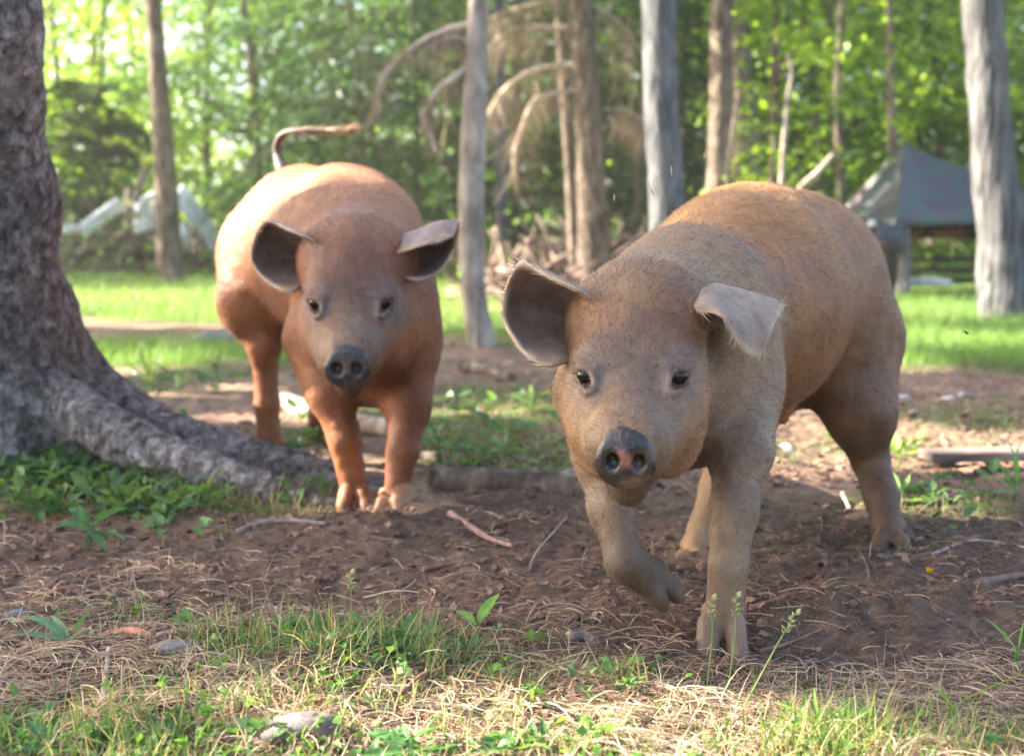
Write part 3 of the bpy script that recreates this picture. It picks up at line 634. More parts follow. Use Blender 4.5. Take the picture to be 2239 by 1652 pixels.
def grass_amount(x, y):
    """0..1: how much living grass covers the soil here"""
    n = fbm(xyz(x * 1.3, y * 1.3), 3); n2 = fbm(xyz(x * 5, y * 5, 4), 2)
    far = np.clip((y - (7.6 - 1.6 * np.clip(x / 1.5, -1, 1) + .8 * n)) / .5, 0, 1) * np.clip((24 - y) / 6, 0, 1) * (1 - np.exp(-(((x - .9) / 1.3) ** 2 + ((y - 14) / 5.5) ** 2)) * 1.0)
    mid = np.clip((n + .2 * n2 - .25) * 2.2, 0, .8) * (y > 3.1) * (y < 8)
    g = far + mid
    for px, py, rx, ry, a in ((770, 1440, .17, .10, 2.4), (300, 1095, .38, .15, 1.5), (60, 1060, .2, .15, 1.4), (1300, 1480, .25, .06, .5), (1700, 1640, .6, .08, .45), (2050, 1600, .35, .08, .4), (1100, 1640, .4, .06, .7), (400, 1640, .45, .10, .7),
                              (820, 1560, .45, .07, .5), (330, 1330, .20, .06, .30), (1450, 1200, .12, .1, .35), (1140, 900, .35, .3, .5), (1050, 1000, .4, .15, .35), (430, 800, .6, .9, .7), (300, 760, .3, .5, .6), (2100, 1120, .3, .2, .55), (2000, 960, .2, .2, .5), (1560, 1080, .3, .12, .3)):
        c = G(px, py); g = g + bumpf(x, y, c, rx, ry, a) * (.75 + .6 * n2)
    return np.clip(g, 0, 1)
def axis_lines(lo, hi, dlo, dhi, step, grow):
    a = list(np.arange(dlo, dhi, step)); s = step; v = a[-1]
    while v < hi: s *= grow; v += s; a.append(v)
    s = step; v = a[0]
    while v > lo: s *= grow; v -= s; a.insert(0, v)
    return np.array(a)
gx = axis_lines(-60, 60, -1.6, 1.7, .0085, 1.05); gy = [0.2]
while gy[-1] < 90: gy.append(gy[-1] + (.008 if 1.25 < gy[-1] < 3.3 else min(.012 + abs(gy[-1] - 3) * .012, 1.2)))
gy = np.array(gy); X, Y = np.meshgrid(gx, gy); X = X.ravel(); Y = Y.ravel(); nx, ny = len(gx), len(gy)
ga = grass_amount(X, Y); n1 = fbm(xyz(X * 3, Y * 3), 3); n2 = fbm(xyz(X * 25, Y * 25), 3)
soil = np.array([.165, .108, .074]) * (1 + .25 * n1 + .22 * n2)[:, None]
soil = soil + np.clip(n1 - .1, 0, 1)[:, None] * .5 * (np.array([.23, .135, .095]) - soil)
far_soil = np.clip((Y - 2.9) / .8, 0, 1)[:, None]; soil = soil * (1 + .45 * far_soil)  # soil colour paler from the middle distance back
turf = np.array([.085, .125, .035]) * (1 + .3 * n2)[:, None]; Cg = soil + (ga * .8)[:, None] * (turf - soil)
straw_g = np.clip((1.95 - Y) / .25 + .5 * n1, 0, 1)[:, None] * .55; Cg = Cg + straw_g * (np.array([.26, .19, .13]) - Cg)
i = np.arange(ny - 1)[:, None] * nx; j = np.arange(nx - 1)[None]
Fg = np.stack([i + j, i + j + 1, i + nx + j + 1, i + nx + j], -1).reshape(-1, 4)
M_soil, _n, _b = mat('forest_soil'); _a = nd(_n, 'ShaderNodeAttribute'); _a.attribute_name = 'Col'
_t = obj_noise(_n, 40, 8, .7); _t2 = obj_noise(_n, 170, 4, .65)
_c = mixc(_n, _a.outputs['Color'], ramp(_n, _t.outputs[0], [(.3, (.45,) * 3), (.5, (.95, .95, .95)), (.72, (1.45, 1.4, 1.35))]).outputs[0], 1.0)
_n.links.new(_c, _b.inputs['Base Color']); _u = bump(_n, _b, _t.outputs[0], 1.0, .012); bump(_n, _b, _t2.outputs[0], .9, .005, _u); _b.inputs['Roughness'].default_value = .95; _b.inputs['Specular IOR Level'].default_value = .15
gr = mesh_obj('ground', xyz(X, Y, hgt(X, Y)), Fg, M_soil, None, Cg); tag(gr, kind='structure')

def screen_pts(n, rg, ylo, yhi, xlo=-350, xhi=2600):
    """scatter over the soil, denser close to the viewer"""
    px = rg.uniform(xlo, xhi, n); py = rg.uniform(ylo, yhi, n); d = CAMH * FPX / (py - HOR) ; x = (px - CX) / FPX * d * 1.01
    return x, d * .995
def ribbons(base, az, L, lean, curl, wid, seg, col, side=None, lay=0.0, roll=None):
    """curved tapering ribbons: upright blades (lay 0) or lying straws (lay 1)"""
    n = len(base); t = np.linspace(0, 1, seg + 1)[None, :]
    hd = np.stack([np.cos(az), np.sin(az), 0 * az], 1); pd = np.stack([-np.sin(az), np.cos(az), 0 * az], 1)
    L_ = L[:, None]
    if lay:
        along = L_ * (t - .5); up = curl[:, None] * L_ * 4 * t * (1 - t) + lean[:, None] * L_ * (t - .5); sd_ = (side[:, None] * L_) * (t - .5) ** 2 * 2
        c = base[:, None] + hd[:, None] * along[..., None] + pd[:, None] * sd_[..., None]; c[..., 2] += np.maximum(up, -.001)
        tw = np.where(t < .5, .8 + .4 * t, 1.0 - .5 * (t - .5))
    else:
        a = lean[:, None] + curl[:, None] * t; dl = L_ / seg; ho = np.cumsum(np.sin(a) * dl, 1) - np.sin(a[:, :1]) * dl; up = np.cumsum(np.cos(a) * dl, 1) - np.cos(a[:, :1]) * dl
        c = base[:, None] + hd[:, None] * ho[..., None]; c[..., 2] += up
        if side is not None: c = c + pd[:, None] * (side[:, None] * L_ * t ** 2)[..., None]
        tw = np.broadcast_to((1 - t ** 1.6) * .95 + .05, (1, seg + 1))
    if roll is None: roll = np.random.RandomState(n).uniform(-1.2, 1.2, n)
    wd = pd * np.cos(roll)[:, None] + np.array([0, 0, 1.]) * np.sin(roll)[:, None]
    o = wd[:, None] * (wid[:, None] * np.broadcast_to(tw, (n, seg + 1)))[..., None]
    V = np.stack([c - o, c + o], 2).reshape(-1, 3); k = (seg + 1) * 2
    q = np.arange(n)[:, None, None] * k + np.arange(seg)[None, :, None] * 2 + np.array([0, 1, 3, 2])[None, None]
    C = np.repeat(np.asarray(col), k, 0)
    return V, q.reshape(-1, 4), C
def leaves(c, size, rg, pal, droop=.3, asp=.62, dirs=None):
    n = len(c); d = norm(rg.randn(n, 3) * np.array([1, 1, .45]) + [0, 0, -droop]) if dirs is None else dirs
    nn = norm(rg.randn(n, 3) * .8 + [0, 0, .9]); wv = norm(np.cross(d, nn)); nn = np.cross(wv, d)
    L = (size * (.6 + .7 * rg.rand(n)))[:, None]; W = L * asp * .5
    V = np.stack([c, c + d * L * .45 + wv * W + nn * W * .35, c + d * L, c + d * L * .45 - wv * W + nn * W * .35], 1).reshape(-1, 3)
    g = rg.rand(n, 1); col = np.array(pal[0]) * (1 - g) + np.array(pal[1]) * g; col = col * (.8 + .4 * rg.rand(n, 1))
    return V, np.arange(n * 4).reshape(-1, 4), np.repeat(col, 4, 0)
def leaf_mesh(b, t, w, col, bend=.2, nseg=9, tooth=0.0, roll=0.0):
    """one broad leaf from b to t, w half width"""
    b, t = np.array(b, float), np.array(t, float); d = t - b; L = np.linalg.norm(d); d = d / L; side = norm(np.cross(d, [0, 0, 1.]) + 1e-6); up = np.cross(side, d)
    side, up = side * math.cos(roll) + up * math.sin(roll), up * math.cos(roll) - side * math.sin(roll)
    s = np.linspace(0, 1, nseg); pr = np.sin(np.pi * np.clip(s, 0.02, 1) ** .8) ** .75 * (1 - .25 * s); pr[0] = .08; pr[-1] = .03
    if tooth: pr = pr * (1 + tooth * np.where(np.arange(nseg) % 2, -1, 1))
    v = np.linspace(-1, 1, 7)
    c = b + d * (s * L)[:, None] + up * (bend * L * np.sin(np.pi * s) * .5)[:, None]
    V = c[:, None] + side * (v[None, :, None] * pr[:, None, None] * w) + up * ((np.abs(v)[None, :, None] ** 1.3) * pr[:, None, None] * w * .35 + .06 * w * np.sin(s * 19)[:, None, None] * np.abs(v)[None, :, None])
    V = V.reshape(-1, 3); i = np.arange(nseg - 1)[:, None] * 7; j = np.arange(6)[None]; F = np.stack([i + j, i + j + 1, i + 8 + j, i + 7 + j], -1).reshape(-1, 4)
    vein = 1 + .25 * (np.abs(np.tile(v, nseg)) < .1) - .05 * np.cos(np.repeat(s, 7) * 40 + np.abs(np.tile(v, nseg)) * 6)
    return V, [F], np.array(col) * vein[:, None]
def scatter_grass():
    rg = np.random.RandomState(5)
    # near and middle blades
    x, y = screen_pts(150000, rg, 760, 1760); a = grass_amount(x, y); cl = fbm(xyz(x * 16, y * 16, 2), 2)
    keep = rg.rand(len(x)) < np.clip(a * 1.15 * (.35 + 1.1 * np.clip(cl + .25, 0, 1)), 0, 1) * .40; x, y, a = x[keep], y[keep], a[keep]; n = len(x)
    b = xyz(x, y, hgt(x, y) - .004); L = (.022 + .050 * rg.rand(n) ** 1.6) * (.6 + .8 * a) * np.where(y < 2.6, 1, 1.05)
    g = rg.rand(n, 1); col = np.array([.07, .155, .035]) * (1 - g) + np.array([.18, .27, .07]) * g; dead = rg.rand(n) < .36; col[dead] = np.array([.42, .33, .19]) * (.7 + .5 * rg.rand(dead.sum(), 1))
    p1 = ribbons(b, rg.uniform(0, 6.28, n), L, rg.uniform(-.1, .6, n), rg.uniform(0, 1.3, n), .0008 + .0010 * rg.rand(n), 4, col, rg.uniform(-.2, .2, n))
    tag(mesh_obj('grass', p1[0], p1[1], M_grass, None, p1[2]), 'short green grass in loose tufts on the bare soil of the foreground', 'grass', kind='stuff')
    # clover and small leaves among the grass
    x, y = screen_pts(60000, rg, 900, 1760); a = grass_amount(x, y); cl = fbm(xyz(x * 11, y * 11, 5), 2); keep = rg.rand(len(x)) < np.clip(a * 1.2 - .15, 0, 1) * np.clip(cl + .35, 0, 1) * .22; x, y = x[keep], y[keep]; n = len(x)
    parts = []
    dz = .004 + .028 * rg.rand(n); c = xyz(x, y, hgt(x, y) + dz); sz = .006 + .012 * rg.rand(n) ** 2
    for q in range(3):
        az = rg.uniform(0, 6.28, n); dr = norm(np.stack([np.cos(az), np.sin(az), rg.uniform(-.2, .5, n)], 1)); n0 = np.random.RandomState(q)
        parts.append(leaves(c, sz, n0, ((.05, .14, .035), (.16, .30, .06)), asp=.9, dirs=dr))
    V, F, C = join(parts); tag(mesh_obj('clover', V, F, M_leaf, None, C), 'small clover and weed leaves mixed into the grass tufts', 'clover', kind='stuff')
    # broad leaved weeds too many to count: under the root, in the tuft and along the bottom
    parts = []
    for cx_, cy_, sx_, sy_, m, sc2 in ((300, 1085, 230, 60, 120, 1.0), (60, 1060, 90, 50, 40, .9), (780, 1440, 150, 45, 60, .8), (250, 1630, 260, 35, 50, .9), (1000, 1640, 250, 25, 26, .9), (1080, 970, 170, 40, 20, .8), (1020, 890, 200, 30, 8, .7), (640, 960, 60, 30, 8, .7), (2050, 1080, 130, 70, 16, .8), (1350, 1500, 150, 40, 12, .6), (380, 860, 160, 60, 16, .7)):
        for _ in range(m):
            px_, py_ = cx_ + rg.randn() * sx_ * .6, cy_ + rg.randn() * sy_ * .6
            g_ = G(px_, max(py_, 850)); g_[2] = float(hgt(g_[0], g_[1])); k_ = g_[1] / 2.6
            if 1480 < px_ < 1700 and py_ > 1380: continue
            for q in range(rg.randint(3, 7)):
                a_ = rg.uniform(0, 6.28); l_ = sc2 * k_ * rg.uniform(.018, .045); b_ = g_ + np.array([math.cos(a_), math.sin(a_), 0]) * l_ * .3 + [0, 0, rg.uniform(.006, .035) * k_]
                t_ = b_ + np.array([math.cos(a_), math.sin(a_), rg.uniform(-.3, .8)]) * l_; gg = rg.rand()
                parts.append(leaf_mesh(b_, t_, l_ * rg.uniform(.22, .36), np.array([.055, .13, .045]) * (1 - gg) + np.array([.14, .24, .075]) * gg, rg.uniform(-.2, .3), 6, 0, rg.uniform(-.5, .9)))
    V, F, C = join(parts); tag(mesh_obj('ground_weeds', V, F, M_weed, None, C), 'low broad leaved weeds crowded below the big root and in the grass', 'weeds', kind='stuff')
    # turf behind
    x, y = screen_pts(120000, rg, 572, 800, -150, 2400); a = grass_amount(x, y); keep = rg.rand(len(x)) < a; x, y = x[keep], y[keep]; n = len(x)
    g = rg.rand(n, 1); col = np.array([.11, .23, .04]) * (1 - g) + np.array([.24, .36, .09]) * g
    p2 = ribbons(xyz(x, y, hgt(x, y) - .01), rg.uniform(0, 6.28, n), (.05 + .09 * rg.rand(n) ** 2), rg.uniform(0, .5, n), rg.uniform(0, 1.0, n), (.0012 + .0016 * rg.rand(n)) * y / 7, 3, col)
    tag(mesh_obj('grass', p2[0], p2[1], M_grass, None, p2[2]), 'bright green turf at the edge of the woods behind the pigs', 'grass', kind='stuff')
    # straw and dead grass
    x, y = screen_pts(60000, rg, 1120, 1760); px, py = to_disp(x, y)
    w_ = np.clip((py - 1380) / 150, .0, 1) * .8 + .75 * np.exp(-((px - 150) / 480) ** 2 - ((py - 1330) / 170) ** 2) + .06 + .25 * np.exp(-((px - 1250) / 300) ** 2 - ((py - 1400) / 80) ** 2)
    w_ = w_ * (.5 + .9 * np.clip(fbm(xyz(x * 9, y * 9, 7), 2) + .4, 0, 1)); keep = rg.rand(len(x)) < w_ * .42; x, y = x[keep], y[keep]; n = len(x)
    col = np.array([.50, .40, .27]) * (.55 + .7 * rg.rand(n, 1)) * np.array([1, 1, 1]) + rg.rand(n, 1) * np.array([.03, -.02, -.03])
    p3 = ribbons(xyz(x, y, hgt(x, y) + .003), rg.uniform(0, 6.28, n), .02 + .075 * rg.rand(n) ** 2, rg.uniform(-.12, .12, n), rg.rand(n) ** 2 * .16, .0005 + .0007 * rg.rand(n) ** 2, 5, col, rg.uniform(-.5, .5, n), 1)
    up = rg.rand(n) < .10; bb = xyz(x[up], y[up], hgt(x[up], y[up])); m = up.sum()
    p4 = ribbons(bb, rg.uniform(0, 6.28, m), .02 + .05 * rg.rand(m), rg.uniform(0, .7, m), rg.uniform(0, 1.2, m), .0006 + .0006 * rg.rand(m), 4, col[up], rg.uniform(-.3, .3, m))
    V, F, C = join([p3, p4]); tag(mesh_obj('straw_litter', V, F, M_straw, None, C), 'pale dead grass stems strewn across the foreground soil', 'straw', kind='stuff')
    # fine roots and fibres in the churned soil
    x, y = screen_pts(40000, rg, 1060, 1700); px, py = to_disp(x, y); w_ = .35 + .65 * np.clip(fbm(xyz(x * 7, y * 7, 9), 2) + .3, 0, 1); keep = rg.rand(len(x)) < w_ * .6; x, y = x[keep], y[keep]; n = len(x)
    col = np.array([.27, .155, .10]) * (.4 + 1.2 * rg.rand(n, 1))
    p5 = ribbons(xyz(x, y, hgt(x, y) + .002), rg.uniform(0, 6.28, n), .012 + .05 * rg.rand(n) ** 2, rg.uniform(-.25, .25, n), rg.rand(n) * .22, .00035 + .0006 * rg.rand(n) ** 3, 5, col, rg.uniform(-.8, .8, n), 1)
    tag(mesh_obj('root_fibres', p5[0], p5[1], M_straw, None, p5[2]), 'fine brown root fibres torn up in the dug soil', 'roots', kind='stuff')
    # dead leaf and bark flakes
    x1, y1 = screen_pts(2600, rg, 760, 1700); x2, y2 = screen_pts(5200, rg, 800, 1060, 900, 2600); x = np.r_[x1, x2]; y = np.r_[y1, y2]; n = len(x)
    col = np.array([.27, .17, .115]) * (.5 + 1.0 * rg.rand(n, 1)); s = (.004 + .010 * rg.rand(n) ** 2) * np.clip(y / 2.4, .8, 1.6); az = rg.uniform(0, 6.28, n)
    c = xyz(x, y, hgt(x, y) + .004); d = np.stack([np.cos(az), np.sin(az), rg.uniform(-.4, .5, n)], 1) * s[:, None]; e = np.stack([-np.sin(az), np.cos(az), rg.uniform(-.5, .5, n)], 1) * (s * rg.uniform(.3, .7, n))[:, None]
    V = np.stack([c - d, c - d * .3 + e + [0, 0, .003], c + d, c - e * .9], 1).reshape(-1, 3)
    tag(mesh_obj('leaf_litter', V, np.arange(n * 4).reshape(-1, 4), M_straw, None, np.repeat(col, 4, 0), smooth=False), 'dead brown leaf and bark scraps on the bare ground', 'leaf litter', kind='stuff')
    # clods
    x1, y1 = screen_pts(9000, rg, 1080, 1700); x2, y2 = screen_pts(1500, rg, 720, 1080); x = np.r_[x1, x2]; y = np.r_[y1, y2]
    n = len(x); ico = np.array([[0, 0, 1], [.89, 0, .45], [.28, .85, .45], [-.72, .53, .45], [-.72, -.53, .45], [.28, -.85, .45], [.72, .53, -.45], [-.28, .85, -.45], [-.89, 0, -.45], [-.28, -.85, -.45], [.72, -.53, -.45], [0, 0, -1]])
    fi = np.array([[0, 1, 2], [0, 2, 3], [0, 3, 4], [0, 4, 5], [0, 5, 1], [1, 6, 2], [2, 7, 3], [3, 8, 4], [4, 9, 5], [5, 10, 1], [2, 6, 7], [3, 7, 8], [4, 8, 9], [5, 9, 10], [1, 10, 6], [6, 11, 7], [7, 11, 8], [8, 11, 9], [9, 11, 10], [10, 11, 6]])
    s = (.0020 + .0095 * rg.rand(n) ** 5) * np.clip(y / 2.3, .8, 1.8); V = ico[None] * (1 + .28 * rg.randn(n, 12, 1)) * s[:, None, None] * np.array([1, 1, .7]); V = V + xyz(x, y, hgt(x, y) + s * .2)[:, None]
    col = np.array([.165, .102, .076]) * (.6 + .8 * rg.rand(n, 1))
    tag(mesh_obj('soil_clods', V.reshape(-1, 3), (np.arange(n)[:, None, None] * 12 + fi[None]).reshape(-1, 3), M_clod, None, np.repeat(col, 12, 0), smooth=False), 'crumbled clods of brown soil turned up by rooting', 'soil', kind='stuff')
scatter_grass()
M_dead = mat_bark('dead_branch', (.30, .22, .17), (.50, .39, .30), (.68, .56, .45), 16, (1, 1, .5), .5, .01)
# ---------------------------------------------------------------- woods
PAL_Y = ((.14, .27, .025), (.30, .42, .05)); PAL_G = ((.06, .15, .03), (.15, .26, .05)); PAL_D = ((.035, .075, .03), (.07, .13, .045)); PAL_B = ((.07, .16, .05), (.14, .27, .08)); PAL_DRY = ((.22, .15, .09), (.36, .27, .17))
_crowns = {}
def crown_mesh(kind, n, rad, h, seed, size, pal):
    """crown round the trunk axis: leaf clumps carried by limbs, local coordinates"""
    key = (kind, n, rad, h, seed)
    if key in _crowns: return _crowns[key]
    rg = np.random.RandomState(seed); parts = []
    if kind == 'leafy':
        nc = int(22 + h * rad * 9); z = rg.rand(nc) * h; rr = rad * np.sqrt(rg.rand(nc)) * (.35 + .65 * np.sin(np.clip(z / h, .05, 1) * 2.6 + .3)); a = rg.uniform(0, 6.28, nc)
        cc = np.stack([rr * np.cos(a), rr * np.sin(a), z], 1); k = rg.randint(0, nc, n); sp = .16 + .22 * rg.rand(nc)
        c = cc[k] + rg.randn(n, 3) * sp[k][:, None] * np.array([1, 1, .38]); parts.append(leaves(c, np.full(n, size), rg, pal))
        for q in range(0, nc, 3):
            V, F = tube([[0, 0, max(0, cc[q, 2] - .5 * rr[q] - .1)], cc[q] * [.5, .5, 1] - [0, 0, .12 * rr[q]], cc[q]], [.018, .010, .004], 6, 5); parts.append((V, F, np.array([.16, .13, .10])))
    else:
        nb = int(h * 16); 
        for q in range(nb):
            z = h * (q + rg.rand()) / nb; l = rad * (1 - .55 * z / h) * (.6 + .5 * rg.rand()); a = rg.uniform(0, 6.28); dv = np.array([math.cos(a), math.sin(a), 0])
            pts = [np.array([0, 0, z]), dv * l * .5 + [0, 0, z + .06 * l], dv * l + [0, 0, z - .30 * l]]; V, F = tube(pts, [.016, .010, .003], 7, 5); parts.append((V, F, np.array([.13, .10, .08])))
            m = int(n / nb); t = rg.rand(m) ** .7; qv = catmull(pts, 30)[(t * 29).astype(int)]; sidev = np.array([-dv[1], dv[0], 0]); off = rg.uniform(-1, 1, (m, 1)) * sidev * .30 * l * (1 - t[:, None] * .6)
            dirs = norm(sidev * np.sign(off @ sidev)[:, None] * .8 + dv * .7 + rg.randn(m, 3) * .35 + [0, 0, -.55]); parts.append(leaves(qv + off + [0, 0, -.02], np.full(m, size), rg, pal, asp=.20, dirs=dirs))
    V, F, C = join(parts); me_o = mesh_obj('crown', V, F, M_leaf, None, C); me = me_o.data; bpy.data.objects.remove(me_o); _crowns[key] = me
    return me
def trunk_pts(pts, top=7.0):
    """pts = [(x, y, depth, radius px)] from the foot upward; carries on above"""
    W = [P(x, y, d) for x, y, d, r in pts]; Rr = [r * d / FPX for x, y, d, r in pts]
    v = norm(W[-1] - W[-2]); k = (top - W[-1][2]) / max(v[2], .3)
    for f in (.33, .66, 1): W.append(W[-1] * 0 + W[len(pts) - 1] + v * k * f); Rr.append(Rr[len(pts) - 1] * (1 - .5 * f))
    return W, Rr
def tree(name, label, pts, m, cat='tree', group=None, top=7.0, crown=None, seg=18, noise=.10, flare=1.5, branches=(), bmat=None):
    W, Rr = trunk_pts(pts, top); W[0] = W[0].copy(); W[0][2] = min(W[0][2], float(hgt(W[0][0], W[0][1]))) - .05
    W.insert(1, W[0] + (W[1] - W[0]) * .12); r0 = Rr[0]; Rr = [r0 * flare, r0 * 1.12] + Rr[1:]
    root = empty(name, (W[0][0], W[0][1], W[0][2] + .05)); tag(root, label, cat, group)
    V, F = tube(W, Rr, 90, seg, noise * r0, 5 / max(r0 * 4, .2), seed=W[0][0] * 7)
    t = mesh_obj('trunk', V, F, m, root)
    for bpts, br in branches:
        V, F = tube(np.array(bpts) + np.random.RandomState(len(bpts) + int(bpts[0][2] * 90)).randn(len(bpts), 3) * br[0] * .55, br, 40, 7, br[0] * .35, 7); mesh_obj('branch', V, F, bmat or m, root)
    if crown:
        kind, n, rad, h, seed, size, pal, z0, rot = crown
        o = bpy.data.objects.new('crown', crown_mesh(kind, n, rad, h, seed, size, pal)); link(o, root)
        cx_, cy_ = np.interp(z0, [w_[2] for w_ in W], [w_[0] for w_ in W]), np.interp(z0, [w_[2] for w_ in W], [w_[1] for w_ in W])
        o.location = (cx_ - root.location[0], cy_ - root.location[1], z0 - root.location[2]); o.rotation_euler = (0, 0, rot)
    return root

def big_tree():
    A = lambda a, ra, b, rb, k=.05: rc(P(*a), ra, P(*b), rb, k)
    pr = [A((-95, -300, 3.12), .140, (-62, 50, 3.27), .150), A((-62, 50, 3.27), .150, (-37, 450, 3.50), .165), A((-37, 450, 3.50), .165, (-50, 740, 3.60), .215, .08),
          A((-50, 720, 3.66), .25, (-60, 1000, 3.66), .28), A((0, 715, 3.66), .15, (130, 838, 3.72), .118, .09), A((130, 835, 3.72), .12, (290, 935, 3.66), .088, .05),
          A((290, 935, 3.66), .088, (470, 990, 3.56), .060, .04), A((470, 990, 3.56), .060, (640, 1035, 3.43), .052, .03), A((640, 1035, 3.43), .050, (830, 1088, 3.28), .036, .03), A((830, 1088, 3.28), .036, (1000, 1110, 3.2), .012, .02),
          A((130, 880, 3.50), .075, (290, 972, 3.34), .056, .05), A((290, 972, 3.34), .054, (450, 1030, 3.24), .046, .025), A((450, 1030, 3.24), .044, (610, 1082, 3.13), .036, .02), A((610, 1082, 3.13), .034, (770, 1124, 3.04), .020, .02),
          A((0, 780, 3.6), .13, (15, 1010, 3.45), .07, .08), A((-150, 780, 3.6), .13, (-230, 1010, 3.4), .08, .08), A((60, 900, 3.62), .07, (170, 990, 3.5), .05, .04),
          dict(rc(P(85, 880, 3.42), .030, P(95, 960, 3.42), .035, .05, 'sub'))]
    V, F = sdf_mesh(pr, .009, 1); N = vnormals(V, F); q = V * np.array([1, 1, .6])
    rid = 1 - np.abs(fbm(q * 16, 3)); pl = fbm(V * 45, 3)
    V = V + N * (fbm(V * 4, 2) * .009 + (rid - .7) * .008 + pl * .0038 + np.abs(vnoise(V * 95)) * .002)[:, None]
    root = empty('large_tree', (P(-60, 1000, 3.66)[0], 3.66, 0)); tag(root, 'large scaly barked tree at the left edge with thick spreading surface roots', 'tree')
    t = mesh_obj('trunk', V, F, M_bark_big, root)
    W = [P(-94, -285, 3.13), P(-115, -500, 3.0) + [0, 0, .8], [-1.6, 2.9, 4.5], [-1.9, 2.9, 6.5]]
    V, F = tube(W, [.136, .13, .12, .08], 40, 18, .01, 6); mesh_obj('trunk', V, F, M_bark_big, root)
    return root

# sun patches to keep: unseen crowns at left are cut open over them
SUNP = [(P(740, 370, 3.5), .13), (P(800, 420, 3.35), .12), (P(660, 345, 3.7), .12), (P(690, 350, 3.6), .16), (P(620, 470, 3.65), .15), (P(770, 430, 3.35), .10), (P(850, 470, 3.3), .08), (P(560, 500, 3.75), .10), (P(495, 640, 3.7), .08), (P(530, 760, 3.63), .08), (P(555, 880, 3.62), .07), (P(625, 780, 3.14), .09), (P(675, 880, 3.08), .08), (P(720, 1000, 3.03), .07),
        (P(845, 1050, 2.93), .05), (G(880, 1120), .06), (G(960, 1115), .05), (P(1520, 425, 2.62), .09), (P(1620, 410, 2.62), .10), (P(1720, 430, 2.75), .09), (P(1020, 500, 2.93), .05),
        (G(700, 1650), .10), (G(950, 1600), .12), (G(1200, 1570), .13), (G(1430, 1560), .09), (G(1460, 1500), .03), (G(2239, 1665), .03), (G(1700, 1660), .07), (G(1950, 1670), .03), (G(1300, 1660), .16),
        (G(1750, 980), .18), (G(1900, 960), .22), (G(2100, 960), .30), (G(2300, 1000), .3), (G(1720, 900), .3), (G(1150, 880), .18), (G(1080, 900), .12), (G(330, 800), .3), (G(420, 850), .25), (G(640, 905), .15), (G(1020, 640), .6), (G(300, 690), .7), (G(150, 660), .9), (G(2150, 750), .6), (G(1960, 800), .25), (G(650, 700), .5)]
def shade_trees():
    rg = np.random.RandomState(31); S0 = np.array([shade_xy(p) for p, r in SUNP]); SR = np.array([r for p, r in SUNP])
    spots = [(-10.0, 4.0, 6.2), (-7.4, 6.6, 6.0), (-11, 9.2, 6.4), (-8.0, 11, 7.0)]
    n = 15000; sx = rg.uniform(-3.3, 4.2, n * 2); sy = rg.uniform(-.6, 8.5, n * 2); z = rg.uniform(5.2, 7.6, n * 2)
    dd = np.hypot(sx[:, None] - S0[None, :, 0], sy[:, None] - S0[None, :, 1]); wob = 1 + .35 * fbm(xyz(sx * 5, sy * 5), 2)
    leafy = (dd > SR[None] * wob[:, None] * 1.1 + .13).all(1) & (fbm(xyz(sx * 1.9, sy * 1.9, 5), 3) < .72)  # leaves dropped where they would block a wanted sun patch
    sx, sy, z = sx[leafy], sy[leafy], z[leafy]; c = np.stack([sx + SH[0] * z, sy + SH[1] * z, z], 1)
    who = np.argmin([np.hypot(c[:, 0] - a, c[:, 1] - b) for a, b, _ in spots], 0)
    labs = ['broad leafy tree standing left of the clearing nearest the pigs', 'broad leafy tree standing left behind the debris pile', 'broad leafy tree standing far left of the large trunk', 'broad leafy tree standing farthest back on the left']
    for k, (a, b, h) in enumerate(spots):
        m = who == k; root = empty('shade_tree', (a, b, 0)); tag(root, labs[k], 'tree', 'trees shading the clearing from the left')
        V, F = tube([[a, b, -.1], [a + .1, b, 2.5], [a, b + .1, h + .8]], [.17, .13, .05], 30, 12, .01, 5); mesh_obj('trunk', V, F, M_bark_grey, root)
        parts = [leaves(c[m], np.full(m.sum(), .20), rg, PAL_G, asp=.8)]
        cm = c[m]
        for q in rg.choice(len(cm), 26):
            V, F = tube([[a, b, h - 1.6 - rg.rand()], (np.array([a, b, h - .6]) + cm[q]) / 2, cm[q]], [.05, .025, .008], 8, 5); sv = shade_xy(V)
            if (np.hypot(sv[:, None, 0] - S0[None, :, 0], sv[:, None, 1] - S0[None, :, 1]) > SR + .05).all(): parts.append((V, F, np.array([.12, .10, .08])))
        V, F, C = join(parts); mesh_obj('crown', V, F, M_leaf, root, C)

